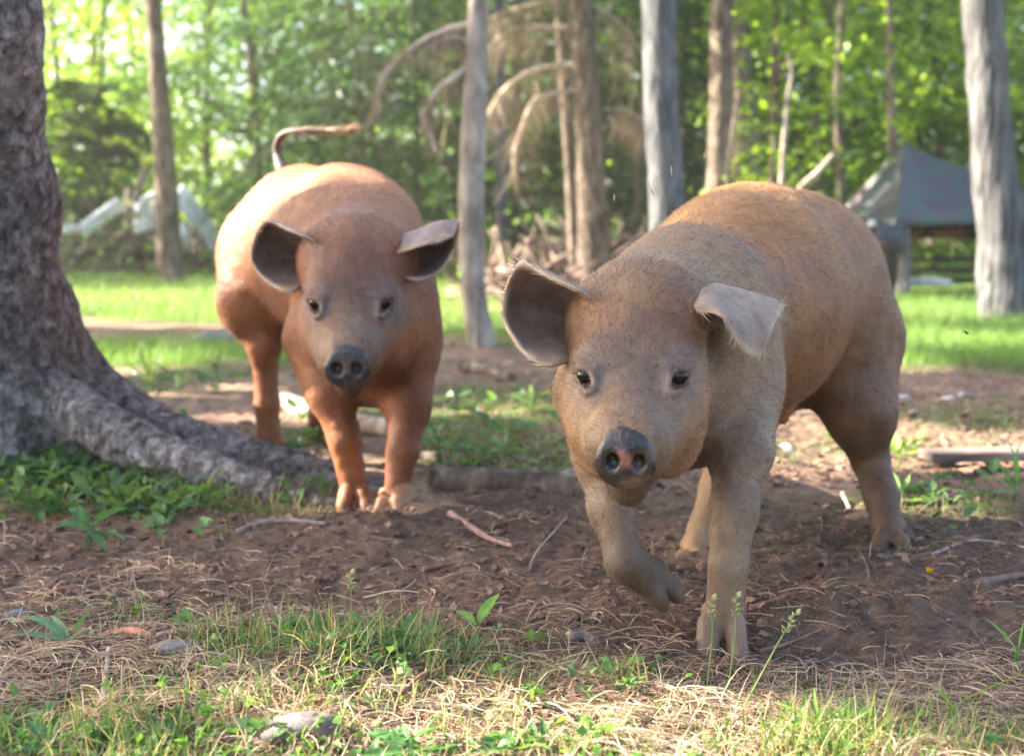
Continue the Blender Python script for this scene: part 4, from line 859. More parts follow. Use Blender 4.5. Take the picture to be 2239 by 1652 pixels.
def woods():
    # --- trunks that can be told apart
    tree('slim_tree', 'slim dark grey trunk rising behind the debris pile at left', [(374, 590, 15.4, 28), (362, 400, 15.4, 25), (345, 150, 15.4, 20), (335, 0, 15.4, 18)], M_bark_brown, top=8)
    tree('birch_tree', 'pale thin trunk faint among green leaves above the red pig', [(575, 575, 24, 13), (560, 300, 24, 13), (548, 0, 24, 12)], M_bark_pale, top=8)
    tree('birch_tree', 'pale grey trunk high between leaves left of the dead spruce branches', [(735, 570, 26, 15), (728, 200, 26, 15), (722, 0, 26, 14)], M_bark_pale, top=8)
    dC = 7.3
    def curve(pl, d, r0): return ([P(x, y, d) for x, y in pl], list(np.linspace(r0, r0 * .45, len(pl))))
    brC = [curve([(1040, 52), (990, 70), (925, 90), (865, 125), (832, 175), (823, 225), (826, 262)], dC, .021), curve([(1035, 150), (990, 170), (950, 205), (930, 250), (938, 290), (960, 325)], dC, .020), curve([(1035, 95), (985, 85), (930, 108)], dC, .013)]
    dS = tree('dead_spruce', 'pale slender dead trunk between the two pigs with arching bare branches', [(1058, 752, dC, 30), (1036, 640, dC, 27), (1030, 480, dC, 28), (1038, 250, dC, 27), (1046, 0, dC, 22)], M_bark_pale, top=6, branches=brC, seg=22, bmat=M_dead)
    tw = []; rg = np.random.RandomState(3)
    def twigs(cur, d, n, L, col):
        q = catmull(cur[0], 60); k = rg.randint(5, 59, n); b = q[k] + rg.randn(n, 3) * .01
        return ribbons(b, rg.uniform(0, 6.28, n), L * (.4 + .9 * rg.rand(n)), rg.uniform(1.9, 2.7, n), rg.uniform(.2, 1.0, n), .0016 + .002 * rg.rand(n), 4, np.array(col) * (.7 + .6 * rg.rand(n, 1)))
    V, F, C = join([twigs(c, dC, 150, .15, (.30, .22, .15)) for c in brC]); mesh_obj('twigs', V, F, M_straw, dS, C)
    dD = 16.0
    brD = [curve([(1262, 150), (1215, 145), (1160, 158), (1110, 188), (1078, 230), (1058, 275)], 13, .040), curve([(1262, 200), (1215, 200), (1170, 225), (1138, 280), (1122, 340), (1126, 392)], 13, .038),
           curve([(1262, 58), (1195, 62), (1140, 62), (1100, 80), (1062, 115)], 13, .035), curve([(1262, -20), (1180, 5), (1110, 25), (1070, 50)], 13, .035), curve([(1320, 240), (1365, 235), (1400, 262), (1420, 300)], 13, .025), curve([(1262, 0), (1340, 40), (1400, 110)], 13, .022)]
    dD = 13.0
    t = tree('dead_spruce', 'brown spruce trunk with sunlit left edge and long curved dead branches', [(1302, 600, dD, 36), (1295, 450, dD, 32), (1283, 200, dD, 29), (1268, 0, dD, 27)], M_bark_brown, top=8, branches=[(a_, [r_ * .75 for r_ in b_]) for a_, b_ in brD], bmat=M_dead, crown=('spruce', 15000, 2.5, 4.0, 91, .17, PAL_D, 3.3, 1.0))  # green crown above the view added to shade the shelter roof
    V, F, C = join([twigs(c, dD, 150, .42, (.36, .27, .19)) for c in brD] + [twigs(([P(x, 0, 14), P(x + 10, 150, 14), P(x + 15, 300, 14)], 0), 14, 55, .4, (.26, .20, .13)) for x in (1330, 1370, 1110, 1160, 960)]); mesh_obj('twigs', V, F, M_straw, t, C)
    tree('slim_tree', 'thin bare trunk just left of the brown spruce trunk', [(1262, 585, 13.6, 13), (1245, 350, 13.6, 12), (1222, 0, 13.6, 11)], M_bark_brown, top=8, crown=('leafy', 12000, 2.3, 4.2, 92, .15, PAL_G, 3.3, .5))  # leafy crown added out of view for more shade on the shelter
    tree('slim_tree', 'dark thin trunk in the gap right of the pale dead trunk', [(1100, 580, 18, 15), (1095, 300, 18, 14), (1090, 0, 18, 12)], M_bark_grey, top=7)
    tree('grey_tree', 'smooth blue grey trunk directly behind the tan pig', [(1475, 640, 9.5, 44), (1458, 440, 9.5, 39), (1445, 200, 9.5, 37), (1441, 0, 9.5, 36)], M_bark_grey, top=8, seg=24)
    tree('grey_tree', 'grey brown trunk with bright sunlit left edge above the tan pig', [(1575, 620, 12, 28), (1572, 400, 12, 27), (1577, 200, 12, 25), (1578, 0, 12, 24)], M_bark_brown, top=8)
    tree('grey_tree', 'dark shaded trunk right of the sunlit edged trunk', [(1640, 600, 16, 34), (1628, 300, 16, 31), (1600, 0, 16, 22)], M_bark_brown, top=8)
    tree('furrowed_tree', 'grey furrowed trunk at the right edge in front of the tarp shelter', [(2200, 700, 9.3, 54), (2188, 520, 9.3, 50), (2165, 250, 9.3, 44), (2148, 0, 9.3, 43)], M_bark_furrow, top=8, seg=28, flare=1.25)
    for lab, pl, d, r in (('pale bare upright sapling stem left of the shelter', [(1702, 560), (1708, 400), (1722, 220), (1732, 160), (1722, 118)], 11, .021), ('thin crooked bare sapling stem beside the dark trunk', [(1672, 560), (1684, 400), (1692, 300), (1672, 280)], 11.5, .015),
                          ('broken pale stem leaning right above the tan pig', [(1700, 520), (1748, 418), (1790, 375), (1822, 338)], 10.5, .030), ('short bare stem leaning against the dark trunk', [(1590, 420), (1602, 290), (1615, 200)], 11, .016), ('dark stem upright behind the maple leaves', [(1955, 560), (1950, 200), (1942, -50)], 17, .05), ('dark crooked stem left of the shelter roof', [(1835, 560), (1838, 400), (1830, 200), (1845, -40)], 17, .055)):
        W = [P(x, y, d) for x, y in pl]; W.insert(0, np.array([W[0][0], W[0][1], float(hgt(W[0][0], W[0][1])) - .03])); V, F = tube(W, [r * 1.3] + list(np.linspace(r * 1.2, r * .7, len(pl))), 30, 8, .004, 8)
        tag(mesh_obj('sapling', V, F, M_bark_pale if 'dark' not in lab else M_bark_brown, None), lab, 'sapling')
    # --- leafy trees behind
    spec = [('L', 60, 19.5, PAL_Y, 1.0, 'bright yellow green tree behind the large trunk at left'), ('L', 210, 21, PAL_Y, .9, 'sunlit tree with sparse leaves against white sky at left'), ('L', 300, 25, PAL_Y, .8, 'hazy sunlit tree far behind the slim dark trunk'), ('L', 455, 20, PAL_Y, 1.0, 'sunlit yellow green tree right of the slim dark trunk'),
            ('L', 560, 16, PAL_B, 1.0, 'cool green tree above the back of the red pig'), ('L', 690, 18, PAL_B, 1.1, 'dense cool green tree left of the spruce branches'), ('L', 820, 22, PAL_G, 1.1, 'mid green tree behind the arching dead branches'), ('L', 1000, 24, PAL_G, 1.0, 'mid green tree behind the pale dead trunk'),
            ('L', 1370, 20, PAL_G, 1.0, 'green tree between the spruce trunk and the blue grey trunk'), ('L', 1520, 22, PAL_G, 1.0, 'green tree filling the gap beside the sunlit edged trunk'), ('L', 1690, 12.5, PAL_Y, .7, 'young maple with glowing leaves left of the shelter'), ('L', 1790, 16, PAL_Y, 1.1, 'leafy maple with yellow green sprays above the shelter'),
            ('L', 1910, 19, PAL_Y, 1.1, 'maple with bright leaves right behind the shelter peak'), ('L', 2050, 17, PAL_Y, 1.1, 'bushy maple between the shelter and the furrowed trunk'), ('L', 2170, 20, PAL_G, 1.1, 'green tree behind the furrowed trunk'), ('L', 2280, 19, PAL_Y, 1.0, 'leafy maple at the far right edge'),
            ('L', -330, 18, PAL_Y, 1.0, 'leafy tree just outside the left edge of the view'), ('L', -780, 17, PAL_G, 1.0, 'leafy tree well left of the large trunk'), ('L', -1300, 17, PAL_G, 1.0, 'green tree farthest left along the woods'), ('L', 2560, 18, PAL_G, 1.0, 'green tree just outside the right edge of the view'), ('L', 2960, 17, PAL_G, 1.0, 'green tree farthest right along the woods'), ('C', 780, 14, PAL_D, 1.0, 'dark green spruce above the tail of the red pig'), ('C', 910, 17, PAL_D, 1.2, 'dark spruce behind the arching dead branches'), ('C', 1130, 17, PAL_D, 1.2, 'dark spruce behind the curved branches of the brown trunk'), ('C', 1230, 19, PAL_D, 1.2, 'dark spruce directly behind the brown spruce trunk'), ('C', 1390, 15.5, PAL_D, 1.0, 'dark spruce left of the blue grey trunk'),
            ('C', 1500, 18, PAL_D, 1.1, 'dark spruce right of the blue grey trunk'), ('C', 1640, 19, PAL_D, 1.2, 'dark spruce behind the dark shaded trunk'), ('C', 210, 17, PAL_D, .55, 'low dark spruce behind the debris pile'), ('C', 130, 19, PAL_D, .6, 'low dark spruce beside the large trunk'), ('C', 1760, 21, PAL_D, 1.0, 'dark spruce deep behind the maple leaves')]
    for k, (kd, x, d, pal, s, lab) in enumerate(spec):
        d = d if (x < 100 or x > 2100 or s == .7) else 17.5 + (d - 14) * .75
        rg = np.random.RandomState(k + 50); r0 = rg.uniform(.04, .09) * FPX / d
        if kd == 'L': cr = ('leafy', 9000 if x not in (210, 300) else 4500, 1.9, 6.0, k % 3, .105, pal, rg.uniform(.15, .5), rg.uniform(0, 6.28)); cr = cr[:4] + ({id(PAL_Y): 1, id(PAL_G): 2, id(PAL_B): 3}[id(pal)] * 10 + k % 2,) + cr[5:]
        if s == .7: cr = ('leafy', 1500, .75, 3.2, 99, .10, pal, .9, 0)
        if kd == 'C': cr = ('spruce', 11000, 2.0 if s > .8 else 1.7, 6.5 if s > .8 else 2.4, 70 + (s > .8) * (k % 2), .15, pal, .25, rg.uniform(0, 6.28))
        tree('maple_tree' if kd == 'L' else 'spruce_tree', lab, [(x, 500 + 1837 / d, d, r0), (x + rg.uniform(-15, 15), 250, d, r0 * .8), (x + rg.uniform(-30, 30), 0, d, r0 * .7)], M_bark_brown, group='leafy trees at the edge of the woods' if kd == 'L' else 'dark spruces in the woods', top=7.5 if s > .8 else 2.6, crown=cr, seg=10, noise=.05)
    # far wood, one mass
    rg = np.random.RandomState(77); n = 95000; x = rg.uniform(-24, 26, n); y = rg.uniform(27, 42, n); z = rg.rand(n) ** .8 * 11
    gap = (fbm(np.stack([x * .35, y * .2, z * .5], 1), 3) > -.55 + np.where(x < -3.2, .42 + .05 * z, 0)); c = np.stack([x, y, z], 1)[gap]
    V, F, C = leaves(c, np.full(len(c), .34), rg, PAL_G, asp=.7); tag(mesh_obj('far_wood', V, F, M_leaf, None, C), 'deep green mass of far woods closing the view', 'woods', kind='stuff')
    # brushy undergrowth at the foot of the woods
    n = 16000; x = rg.uniform(-9, 9, n); y = rg.uniform(15, 25, n); z = rg.rand(n) ** 2 * .8; k = fbm(xyz(x * .8, y * .8), 2) > .0; c = np.stack([x, y, z], 1)[k]
    V, F, C = leaves(c, np.full(len(c), .09), rg, PAL_G); tag(mesh_obj('undergrowth', V, F, M_leaf, None, C), 'low tangled undergrowth along the foot of the woods', 'undergrowth', kind='stuff')
big_tree(); shade_trees(); woods()
# ---------------------------------------------------------------- things lying and growing on the ground
def stick(name, label, pts, r_px, col, mtl=None, cat='stick', z=None, d=None, rough=.18, group=None, tip=.45, twigs_=0):
    """pts in picture coordinates of the axis; rests on the soil unless depths are given"""
    W = []
    for k, p in enumerate(pts):
        if len(p) == 3: W.append(P(*p))
        else:
            g = G(p[0], p[1] + r_px * .6); r = r_px * g[1] / FPX; g[2] = float(hgt(g[0], g[1])) + r * .62; W.append(g)
    r = r_px * W[0][1] / FPX; n = max(14, 8 * len(pts))
    V, F = tube(W, list(np.linspace(r, r * tip, len(W))), n, 10, rough * r, .35 / r, seed=pts[0][0] * .37); parts = [(V, F, np.array(col))]
    rg = np.random.RandomState(int(pts[0][0]) + 5); q = catmull(np.array(W), 20)
    for _ in range(twigs_):
        k = rg.randint(3, 18); dv = norm(rg.randn(3) + np.array([0, 0, .8])); l = r * rg.uniform(4, 9); V, F = tube([q[k], q[k] + dv * l * .5, q[k] + dv * l + rg.randn(3) * l * .15], [r * .4, r * .3, r * .12], 7, 5); parts.append((V, F, np.array(col)))
    V, F, C = join(parts); C = C * (1 + .25 * fbm(V * 60, 2))[:, None]
    return tag(mesh_obj(name, V, F, mtl or M_stick, None, C), label, cat, group)
def stone(label, px, py, rx, ry, col, seed, name='stone', cat='stone', flat=.6, sink=.1):
    g = G(px, py + ry * .6); s = g[1] / FPX; rg = np.random.RandomState(seed)
    a = np.linspace(.001, np.pi - .001, 22)[:, None]; b = np.linspace(0, 2 * np.pi, 36, endpoint=False)[None]
    U = np.stack(np.broadcast_arrays(np.sin(a) * np.cos(b), np.sin(a) * np.sin(b), np.cos(a)), -1).reshape(-1, 3)
    rr = 1 + .28 * fbm(U * 1.3 + seed, 2) + .06 * fbm(U * 5 + seed, 3); V = U * rr[:, None]; V = np.sign(V) * np.abs(V) ** .85
    az = rg.uniform(-.4, .4); ca, sa = math.cos(az), math.sin(az); V = V * np.array([rx * s, rx * s * flat, ry * s]); V = np.stack([V[:, 0] * ca - V[:, 1] * sa, V[:, 0] * sa + V[:, 1] * ca, V[:, 2]], 1)
    V = V + np.array([g[0], g[1] + rx * s * flat * .5, float(hgt(g[0], g[1])) + ry * s * sink])
    i = np.arange(21)[:, None] * 36; j = np.arange(36)[None]; j2 = (j + 1) % 36; F = np.stack([i + j, i + 36 + j, i + 36 + j2, i + j2], -1).reshape(-1, 4)
    C = np.array(col) * (1 + .3 * fbm(V * 25 + seed, 3))[:, None]; return tag(mesh_obj(name, V, F, M_stone, None, C), label, cat)
def weed(label, foot, leaves_, col=(.10, .20, .055), stems=True, tooth=0.0, name='weed', cat='weed', extra=None):
    """foot in picture coordinates; leaves (x0,y0,x1,y1,half width px, depth shift, roll)"""
    g = G(*foot); g[2] = float(hgt(g[0], g[1])); d0 = g[1]; root = empty(name, g); tag(root, label, cat); rg = np.random.RandomState(int(foot[0]))
    st = []
    for (x0, y0, x1, y1, hw, dz, ro) in leaves_:
        b = P(x0, y0, d0 + dz * .3); t = P(x1, y1, d0 + dz); b[2] = max(b[2], g[2] + .002); t[2] = max(t[2], g[2] + .004)
        V, F, C = leaf_mesh(b, t, hw * d0 / FPX, np.array(col) * rg.uniform(.8, 1.3), rg.uniform(-.1, .3), 11, tooth, ro); mesh_obj('leaf', V, F, M_weed, root, C)
        if stems: st.append((*tube([g - [0, 0, .004], (g + b) / 2 + rg.randn(3) * .003, b], [.0016, .0014, .001], 7, 5), np.array(col) * 1.1))
    if st: V, F, C = join(st); mesh_obj('stem', V, F, M_weed, root, C)
    if extra: extra(root, g, d0)
    return root
def props():
    rb, gb, dk, pl = (.25, .13, .09), (.24, .19, .16), (.07, .05, .045), (.42, .34, .27)
    stick('root_piece', 'reddish peeled root piece lying in dry grass at lower left', [(236, 1398), (290, 1412), (335, 1418)], 11, (.42, .19, .12), rough=.12, tip=.9)
    stick('stick', 'thin brown stick continuing right of the reddish root piece', [(345, 1424), (400, 1426), (440, 1430)], 6, gb)
    stick('stick', 'thin reddish stick lying left above the broad leaved rosette', [(120, 1262), (200, 1252), (278, 1238)], 6, rb)
    stick('root_piece', 'arched grey brown root poking from the soil below the front root', [(522, 1172), (570, 1156), (630, 1156), (715, 1166)], 8, gb, tip=.6)
    stick('root_piece', 'wavy pinkish root running down from the dug mound', [(985, 1150), (1030, 1168), (1075, 1190), (1120, 1204)], 9, (.34, .20, .16), tip=.5)
    stick('stick', 'dark thin stick lying in the dirt left of the raised forefoot', [(925, 1245), (985, 1236), (1070, 1232)], 6, rb)
    stick('stick', 'thin branching twig standing against the mound left of the raised foreleg', [(1155, 1255, 2.42), (1175, 1205, 2.44), (1240, 1130, 2.5)], 4, gb, d=1)
    stick('stick', 'pale grey branch half buried behind the green tuft', [(740, 1378), (850, 1398), (930, 1412), (1060, 1446)], 9, (.33, .27, .23), tip=.4, twigs_=3)
    stick('stick', 'short dark log end beside the dry tuft in front of the raised foot', [(1245, 1392), (1275, 1384), (1300, 1392)], 14, gb, tip=.8)
    stick('stick', 'long pale split stick catching sun below the planted forefoot', [(1435, 1482), (1520, 1502), (1640, 1532)], 8, (.50, .38, .27), tip=.4)
    stick('stick', 'purplish crooked stick right of the planted forefoot', [(1718, 1500), (1790, 1502), (1842, 1490), (1880, 1452), (1920, 1428)], 10, (.27, .17, .15), tip=.45, twigs_=1)
    stick('stick', 'short grey twig lying above the crooked stick at lower right', [(1740, 1408), (1800, 1398), (1832, 1388)], 4, gb, twigs_=2)
    stick('stick', 'thick brown root lump at the right edge of the dug dirt', [(2140, 1285), (2190, 1268), (2260, 1250)], 14, (.20, .13, .10), rough=.3)
    stick('stick', 'bent pale stick propped between the front and hind legs of the tan pig', [(1842, 1078, 3.05), (1852, 1100, 3.0), (1872, 1142, 2.92)], 6, pl, d=1)
    stick('stick', 'thin dark stick lying flat right of the planted hind hoof', [(2000, 1180), (2080, 1160), (2239, 1178)], 5, gb)
    stick('stick', 'grey slender stick crossing the dirt at the right edge', [(2040, 1215), (2130, 1190), (2270, 1212)], 4, (.36, .32, .29))
    stick('stick', 'bone coloured short stick among grass at lower left', [(222, 1560), (232, 1500), (240, 1440)], 8, (.38, .32, .28), tip=.8)
    stick('stick', 'black forked twig lying near the lower left stick', [(185, 1628), (215, 1640), (250, 1640)], 5, dk, twigs_=2)
    stick('stick', 'dark thin twig beside the rosette at lower left', [(20, 1440), (90, 1462), (150, 1478)], 5, dk, twigs_=1)
    stick('stick', 'cut brown stick among clover below the green tuft', [(880, 1520), (930, 1490), (985, 1460)], 7, (.24, .13, .09))
    stick('stick', 'green brown stick slanting in the hollow right of the clover', [(1085, 1505), (1050, 1530), (1000, 1560)], 7, (.18, .17, .10))
    stick('stick', 'reddish bark strip lying in the dirt right of the planted foreleg', [(1640, 1335), (1700, 1322), (1780, 1300)], 7, (.30, .14, .09), rough=.3)
    stick('stick', 'short bark strip lying just behind the first bark strip', [(1660, 1385), (1730, 1375), (1800, 1362)], 5, (.28, .15, .10), rough=.3)
    # logs
    def log(lab, pts, r, m, name='fallen_log', tip=.85, **k): return stick(name, lab, pts, r, (.2,) * 3, m, 'log', tip=tip, **k)
    log('long dark fallen log lying from the roots to the raised foreleg', [(905, 1058, 3.26), (1020, 1055, 3.24), (1150, 1062, 3.2), (1300, 1072, 3.15)], 36, M_bark_brown, d=1, rough=.14)
    log('reddish bare log lying behind the legs of the red pig', [(620, 868), (700, 905), (790, 922), (905, 940)], 24, M_bark_pale, rough=.2, tip=.7)
    log('dark short log end just right of the red pig forelegs', [(925, 985), (965, 992), (1018, 998)], 17, M_bark_brown, rough=.25)
    log('dark log lying in front of the pale dead trunk', [(1012, 798), (1060, 806), (1118, 820)], 17, M_bark_brown, rough=.25, tip=.6)
    log('grey broken log right of the dark log end', [(1215, 1040), (1250, 1030), (1290, 1036)], 12, M_bark_pale, rough=.3)
    stone('large smooth purplish stone under straw at the lower left of centre', 655, 1600, 92, 40, (.165, .125, .12), 3)
    stone('flat tan stone tucked at the left end of the purplish stone', 575, 1622, 52, 16, (.42, .32, .23), 4, flat=.5)
    stone('flat slaty stone in the grass left of the green tuft', 378, 1452, 50, 16, (.15, .125, .12), 5, flat=.8)
    stone('small grey stone at the left edge beside dry stems', 38, 1300, 32, 14, (.19, .175, .19), 6)
    stone('bright white pebble in the sunlit dirt behind the tan pig', 1720, 968, 17, 11, (.85, .84, .80), 7, 'pebble', 'pebble')
    stone('grey mound like stone at the grass edge left of the red pig', 488, 735, 58, 22, (.20, .19, .18), 8)
    stone('pale pebble on the soil beside the big root', 298, 812, 9, 8, (.7, .7, .68), 9, 'pebble', 'pebble')
    stone('pale pebble nearest the trunk above the root', 255, 822, 8, 7, (.65, .62, .6), 10, 'pebble', 'pebble')
    rg = np.random.RandomState(8)
    for k, (x, y, lab) in enumerate(((1975, 870, 'bluish white chip of rock lying leftmost on the shaded dirt'), (2075, 868, 'bluish white chip of rock nearest the grass on the shaded dirt'), (2110, 860, 'pale chip of rock lying rightmost on the shaded dirt'), (2000, 905, 'tan chip of rock beside the bright sprout'), (2120, 900, 'flat brown rock at the sunlit dirt edge'))):
        stone(lab, x, y, 14, 7, (.52, .50, .50) if k < 3 else (.30, .20, .16), 20 + k)
    # plank
    c = (G(2040, 1030) + G(2290, 1024)) / 2; dv = norm(G(2290, 1024) - G(2040, 1030)); ax = np.stack([dv, np.cross([0, 0, 1], dv), [0, 0, 1]])
    V, F = box(c + [0, .06, .030], (.155, .045, .012), ax, .003); V2, F2 = box(c + [-.10, .06, .009], (.02, .03, .010), ax, .002); V, F, _ = join([(V, F), (V2, F2)])
    tag(mesh_obj('plank', V, F, M_wood, smooth=False), 'weathered wooden plank lying on the dirt at the right edge', 'plank')
    # weeds
    gl, bl = (.14, .26, .06), (.10, .21, .10)
    weed('pair of broad pale green leaves standing in the middle foreground', (1040, 1372), [(1048, 1368, 1092, 1296, 19, .0, .9), (1040, 1366, 996, 1336, 15, -.02, .7), (1052, 1370, 1070, 1340, 10, .03, .4)], (.17, .30, .10))
    weed('single upright blue green leaf on a bent stem beside the tuft', (868, 1432), [(880, 1384, 922, 1330, 13, .0, 1.0), (850, 1400, 822, 1375, 12, .02, .5), (866, 1420, 840, 1425, 10, -.03, .2)], bl)
    weed('spreading broad leaved rosette at lower left', (150, 1412), [(145, 1400, 28, 1382, 13, -.03, .2), (140, 1395, 52, 1350, 14, .03, .3), (158, 1392, 200, 1322, 11, .02, .8), (150, 1395, 110, 1345, 14, .06, .6), (165, 1405, 235, 1372, 12, .05, .3), (150, 1410, 120, 1425, 13, -.05, .2)], bl)
    weed('nettle like plant with large leaves in front of the big root', (190, 1190), [(190, 1160, 120, 1150, 20, -.05, .3), (195, 1150, 150, 1110, 18, .03, .5), (200, 1145, 280, 1108, 24, .02, .5), (205, 1165, 275, 1180, 22, -.08, .3), (190, 1160, 232, 1205, 18, -.1, .2), (190, 1150, 170, 1100, 15, .0, .9)], (.08, .17, .07))
    weed('low plant with an upright rounded leaf below the root ridge', (370, 1060), [(370, 1040, 412, 1002, 15, 0, .8), (365, 1045, 345, 1010, 11, .0, .5), (375, 1050, 430, 1040, 12, -.05, .3), (365, 1055, 320, 1050, 12, -.05, .3)], gl)
    weed('leafy low plant growing along the front root', (450, 1110), [(450, 1090, 400, 1060, 13, 0, .4), (455, 1085, 470, 1035, 12, .02, .7), (460, 1090, 520, 1062, 13, 0, .4), (455, 1105, 510, 1110, 12, -.06, .2), (450, 1105, 395, 1110, 12, -.06, .3), (450, 1090, 440, 1055, 10, 0, .8)], gl)
    weed('low plant close to the trunk foot at left', (120, 1030), [(120, 1010, 70, 975, 14, .03, .4), (125, 1005, 150, 960, 12, 0, .8), (130, 1010, 190, 985, 13, 0, .4), (120, 1020, 60, 1020, 12, -.05, .2), (130, 1022, 180, 1030, 12, -.05, .3)], (.09, .18, .06))
    weed('toothed dandelion leaves right of the reddish root piece', (415, 1395), [(412, 1380, 372, 1350, 16, 0, .6), (415, 1375, 405, 1325, 15, .01, .9), (420, 1385, 485, 1362, 13, .0, .3), (410, 1390, 365, 1378, 10, -.04, .2), (425, 1392, 470, 1400, 9, -.04, .2)], gl, tooth=.18)
    weed('jagged dark green leaves sprawling at the bottom edge left', (110, 1640), [(110, 1625, 60, 1575, 17, .02, .5), (115, 1622, 190, 1600, 15, 0, .4), (110, 1635, 20, 1640, 15, -.05, .2), (120, 1640, 230, 1660, 16, -.05, .2), (115, 1630, 130, 1570, 12, .03, .8)], (.08, .19, .07), tooth=.15)
    weed('wide toothed leaves at the bottom edge in the middle', (890, 1640), [(890, 1630, 800, 1600, 24, .02, .3), (895, 1625, 960, 1590, 20, .02, .4), (890, 1640, 790, 1650, 22, -.05, .2), (900, 1640, 1010, 1625, 20, -.03, .2), (890, 1625, 880, 1580, 16, .03, .8)], (.09, .22, .06), tooth=.14)
    weed('sunlit leaf cluster at the bottom centre among straw', (1130, 1640), [(1130, 1630, 1060, 1605, 16, .02, .3), (1130, 1625, 1160, 1590, 15, .02, .5), (1135, 1638, 1210, 1640, 16, -.04, .2), (1125, 1638, 1050, 1650, 14, -.04, .2)], gl)
    weed('leafy plant behind the planted hind leg at right', (1965, 1110), [(1968, 1080, 1990, 1035, 14, .1, .6), (1965, 1075, 1950, 1030, 12, .1, .6), (1970, 1085, 2020, 1050, 13, .1, .4), (1975, 1095, 2035, 1085, 12, 0, .3), (1960, 1090, 1945, 1060, 10, .1, .4)], gl)
    weed('bright yellow green sprout right of the hind leg in sunlight', (1965, 1010), [(1965, 985, 1950, 935, 13, .1, .7), (1968, 985, 1998, 950, 12, .1, .5), (1960, 990, 1930, 960, 11, .05, .5), (1968, 992, 2020, 980, 11, .05, .3)], (.22, .36, .05))
    weed('glowing light green weed behind the ear of the tan pig', (1160, 905), [(1160, 885, 1115, 860, 14, .1, .4), (1162, 880, 1160, 840, 13, .1, .8), (1165, 885, 1205, 855, 13, .1, .5), (1160, 895, 1110, 900, 12, 0, .2), (1170, 895, 1225, 895, 12, 0, .2)], (.24, .38, .08))
    weed('low leafy sprig between the red pig legs and the log', (690, 965), [(690, 955, 655, 940, 12, .05, .4), (692, 950, 700, 925, 10, .05, .7), (695, 955, 735, 945, 12, .05, .4), (690, 962, 650, 970, 10, 0, .2)], gl)
    weed('leafy sprig beside the right foreleg of the red pig', (960, 970), [(955, 955, 930, 935, 12, .1, .4), (960, 950, 975, 925, 11, .1, .7), (968, 955, 1000, 945, 12, .1, .4), (960, 965, 1000, 975, 11, 0, .2), (955, 965, 925, 970, 10, 0, .2)], gl)
    weed('trailing leaf plant on the soil right of the log end', (1100, 985), [(1100, 975, 1070, 955, 12, .1, .4), (1105, 970, 1110, 945, 10, .1, .7), (1110, 975, 1150, 960, 12, .1, .4), (1100, 985, 1060, 990, 11, 0, .2), (1110, 985, 1160, 995, 12, 0, .3)], gl)
    weed('yellow sprout standing left behind the big root', (330, 850), [(330, 835, 300, 745, 6, .05, .9), (332, 835, 335, 755, 5, .0, .9), (334, 838, 380, 780, 6, .05, .6), (328, 838, 270, 790, 6, .0, .4)], (.26, .38, .07))
    weed('long curved grass blade plant at the lower right edge', (2225, 1430), [(2222, 1420, 2150, 1348, 9, 0, .4), (2228, 1420, 2240, 1350, 7, .02, .8), (2220, 1428, 2190, 1390, 6, -.02, .5)], (.14, .30, .05), name='grass_plant', cat='grass plant')
    weed('spiky grass clump at the right edge above the dug dirt', (2222, 1090), [(2220, 1075, 2175, 1000, 7, .02, .6), (2222, 1070, 2200, 960, 6, 0, .9), (2226, 1070, 2240, 950, 6, 0, .9), (2215, 1080, 2150, 1040, 7, -.02, .4), (2228, 1075, 2290, 1000, 7, 0, .6), (2222, 1085, 2160, 1080, 7, -.06, .3)], (.10, .24, .05), name='grass_plant', cat='grass plant')
    weed('lime coloured arching grass blade in the sunlit straw at lower right', (2080, 1545), [(2090, 1540, 2270, 1462, 9, -.05, .3), (2080, 1540, 2040, 1500, 5, .02, .6)], (.26, .40, .06), name='grass_plant', cat='grass plant')
    weed('sunlit grass plant with arching blades below the planted forefoot', (1790, 1590), [(1790, 1580, 1690, 1532, 6, .02, .5), (1795, 1575, 1880, 1560, 6, 0, .3), (1790, 1570, 1780, 1500, 5, .02, .9), (1795, 1585, 1900, 1605, 6, -.03, .3), (1788, 1585, 1700, 1590, 6, -.03, .3)], (.20, .36, .05), name='grass_plant', cat='grass plant')
    # seeding grass stalks in front of the planted forefoot
    for x0, y0, x1, y1, lab in ((1590, 1490, 1610, 1300, 'tall seeding grass stalk crossing in front of the planted forefoot'), (1625, 1530, 1740, 1338, 'leaning seeding grass stalk right of the planted forefoot'), (1545, 1480, 1556, 1305, 'thin seeding grass stalk at the left of the planted forefoot'), (760, 1450, 765, 1250, 'upright pale stalk in the middle of the green tuft')):
        g = G(x0, y0); g[2] = float(hgt(g[0], g[1])); t = P(x1, y1, g[1] + .02); r = empty('grass_stalk', g); tag(r, lab, 'grass stalk')
        V, F = tube([g, (g + t) / 2 + [.004, 0, .01], t], [.0013, .0011, .0007], 14, 5); mesh_obj('stem', V, F, M_weed, r, np.tile([.22, .30, .10], (len(V), 1)))
        q = [leaves(np.array([t + (g - t) * s]), np.array([.010]), np.random.RandomState(k), ((.34, .36, .18), (.44, .42, .22)), -.8) for k, s in enumerate(np.linspace(0, .22, 16))]
        V, F, C = join(q); mesh_obj('seed_head', V, F, M_weed, r, C)
    g = G(2030, 1300); g[2] = float(hgt(g[0], g[1])); r = empty('dandelion', g); tag(r, 'tiny yellow flower bud on a bent stalk in the dug dirt', 'flower')
    t = P(2030, 1252, g[1]); V, F = tube([g, (g + t) / 2, t], [.0012, .001, .001], 8, 5); mesh_obj('stem', V, F, M_weed, r, np.tile([.2, .25, .1], (len(V), 1)))
    V, F, C = join([leaves(np.array([t]), np.array([.010]), np.random.RandomState(k), ((.75, .48, .02), (.85, .55, .03)), -2) for k in range(14)]); mesh_obj('flower_head', V, F, M_weed, r, C)

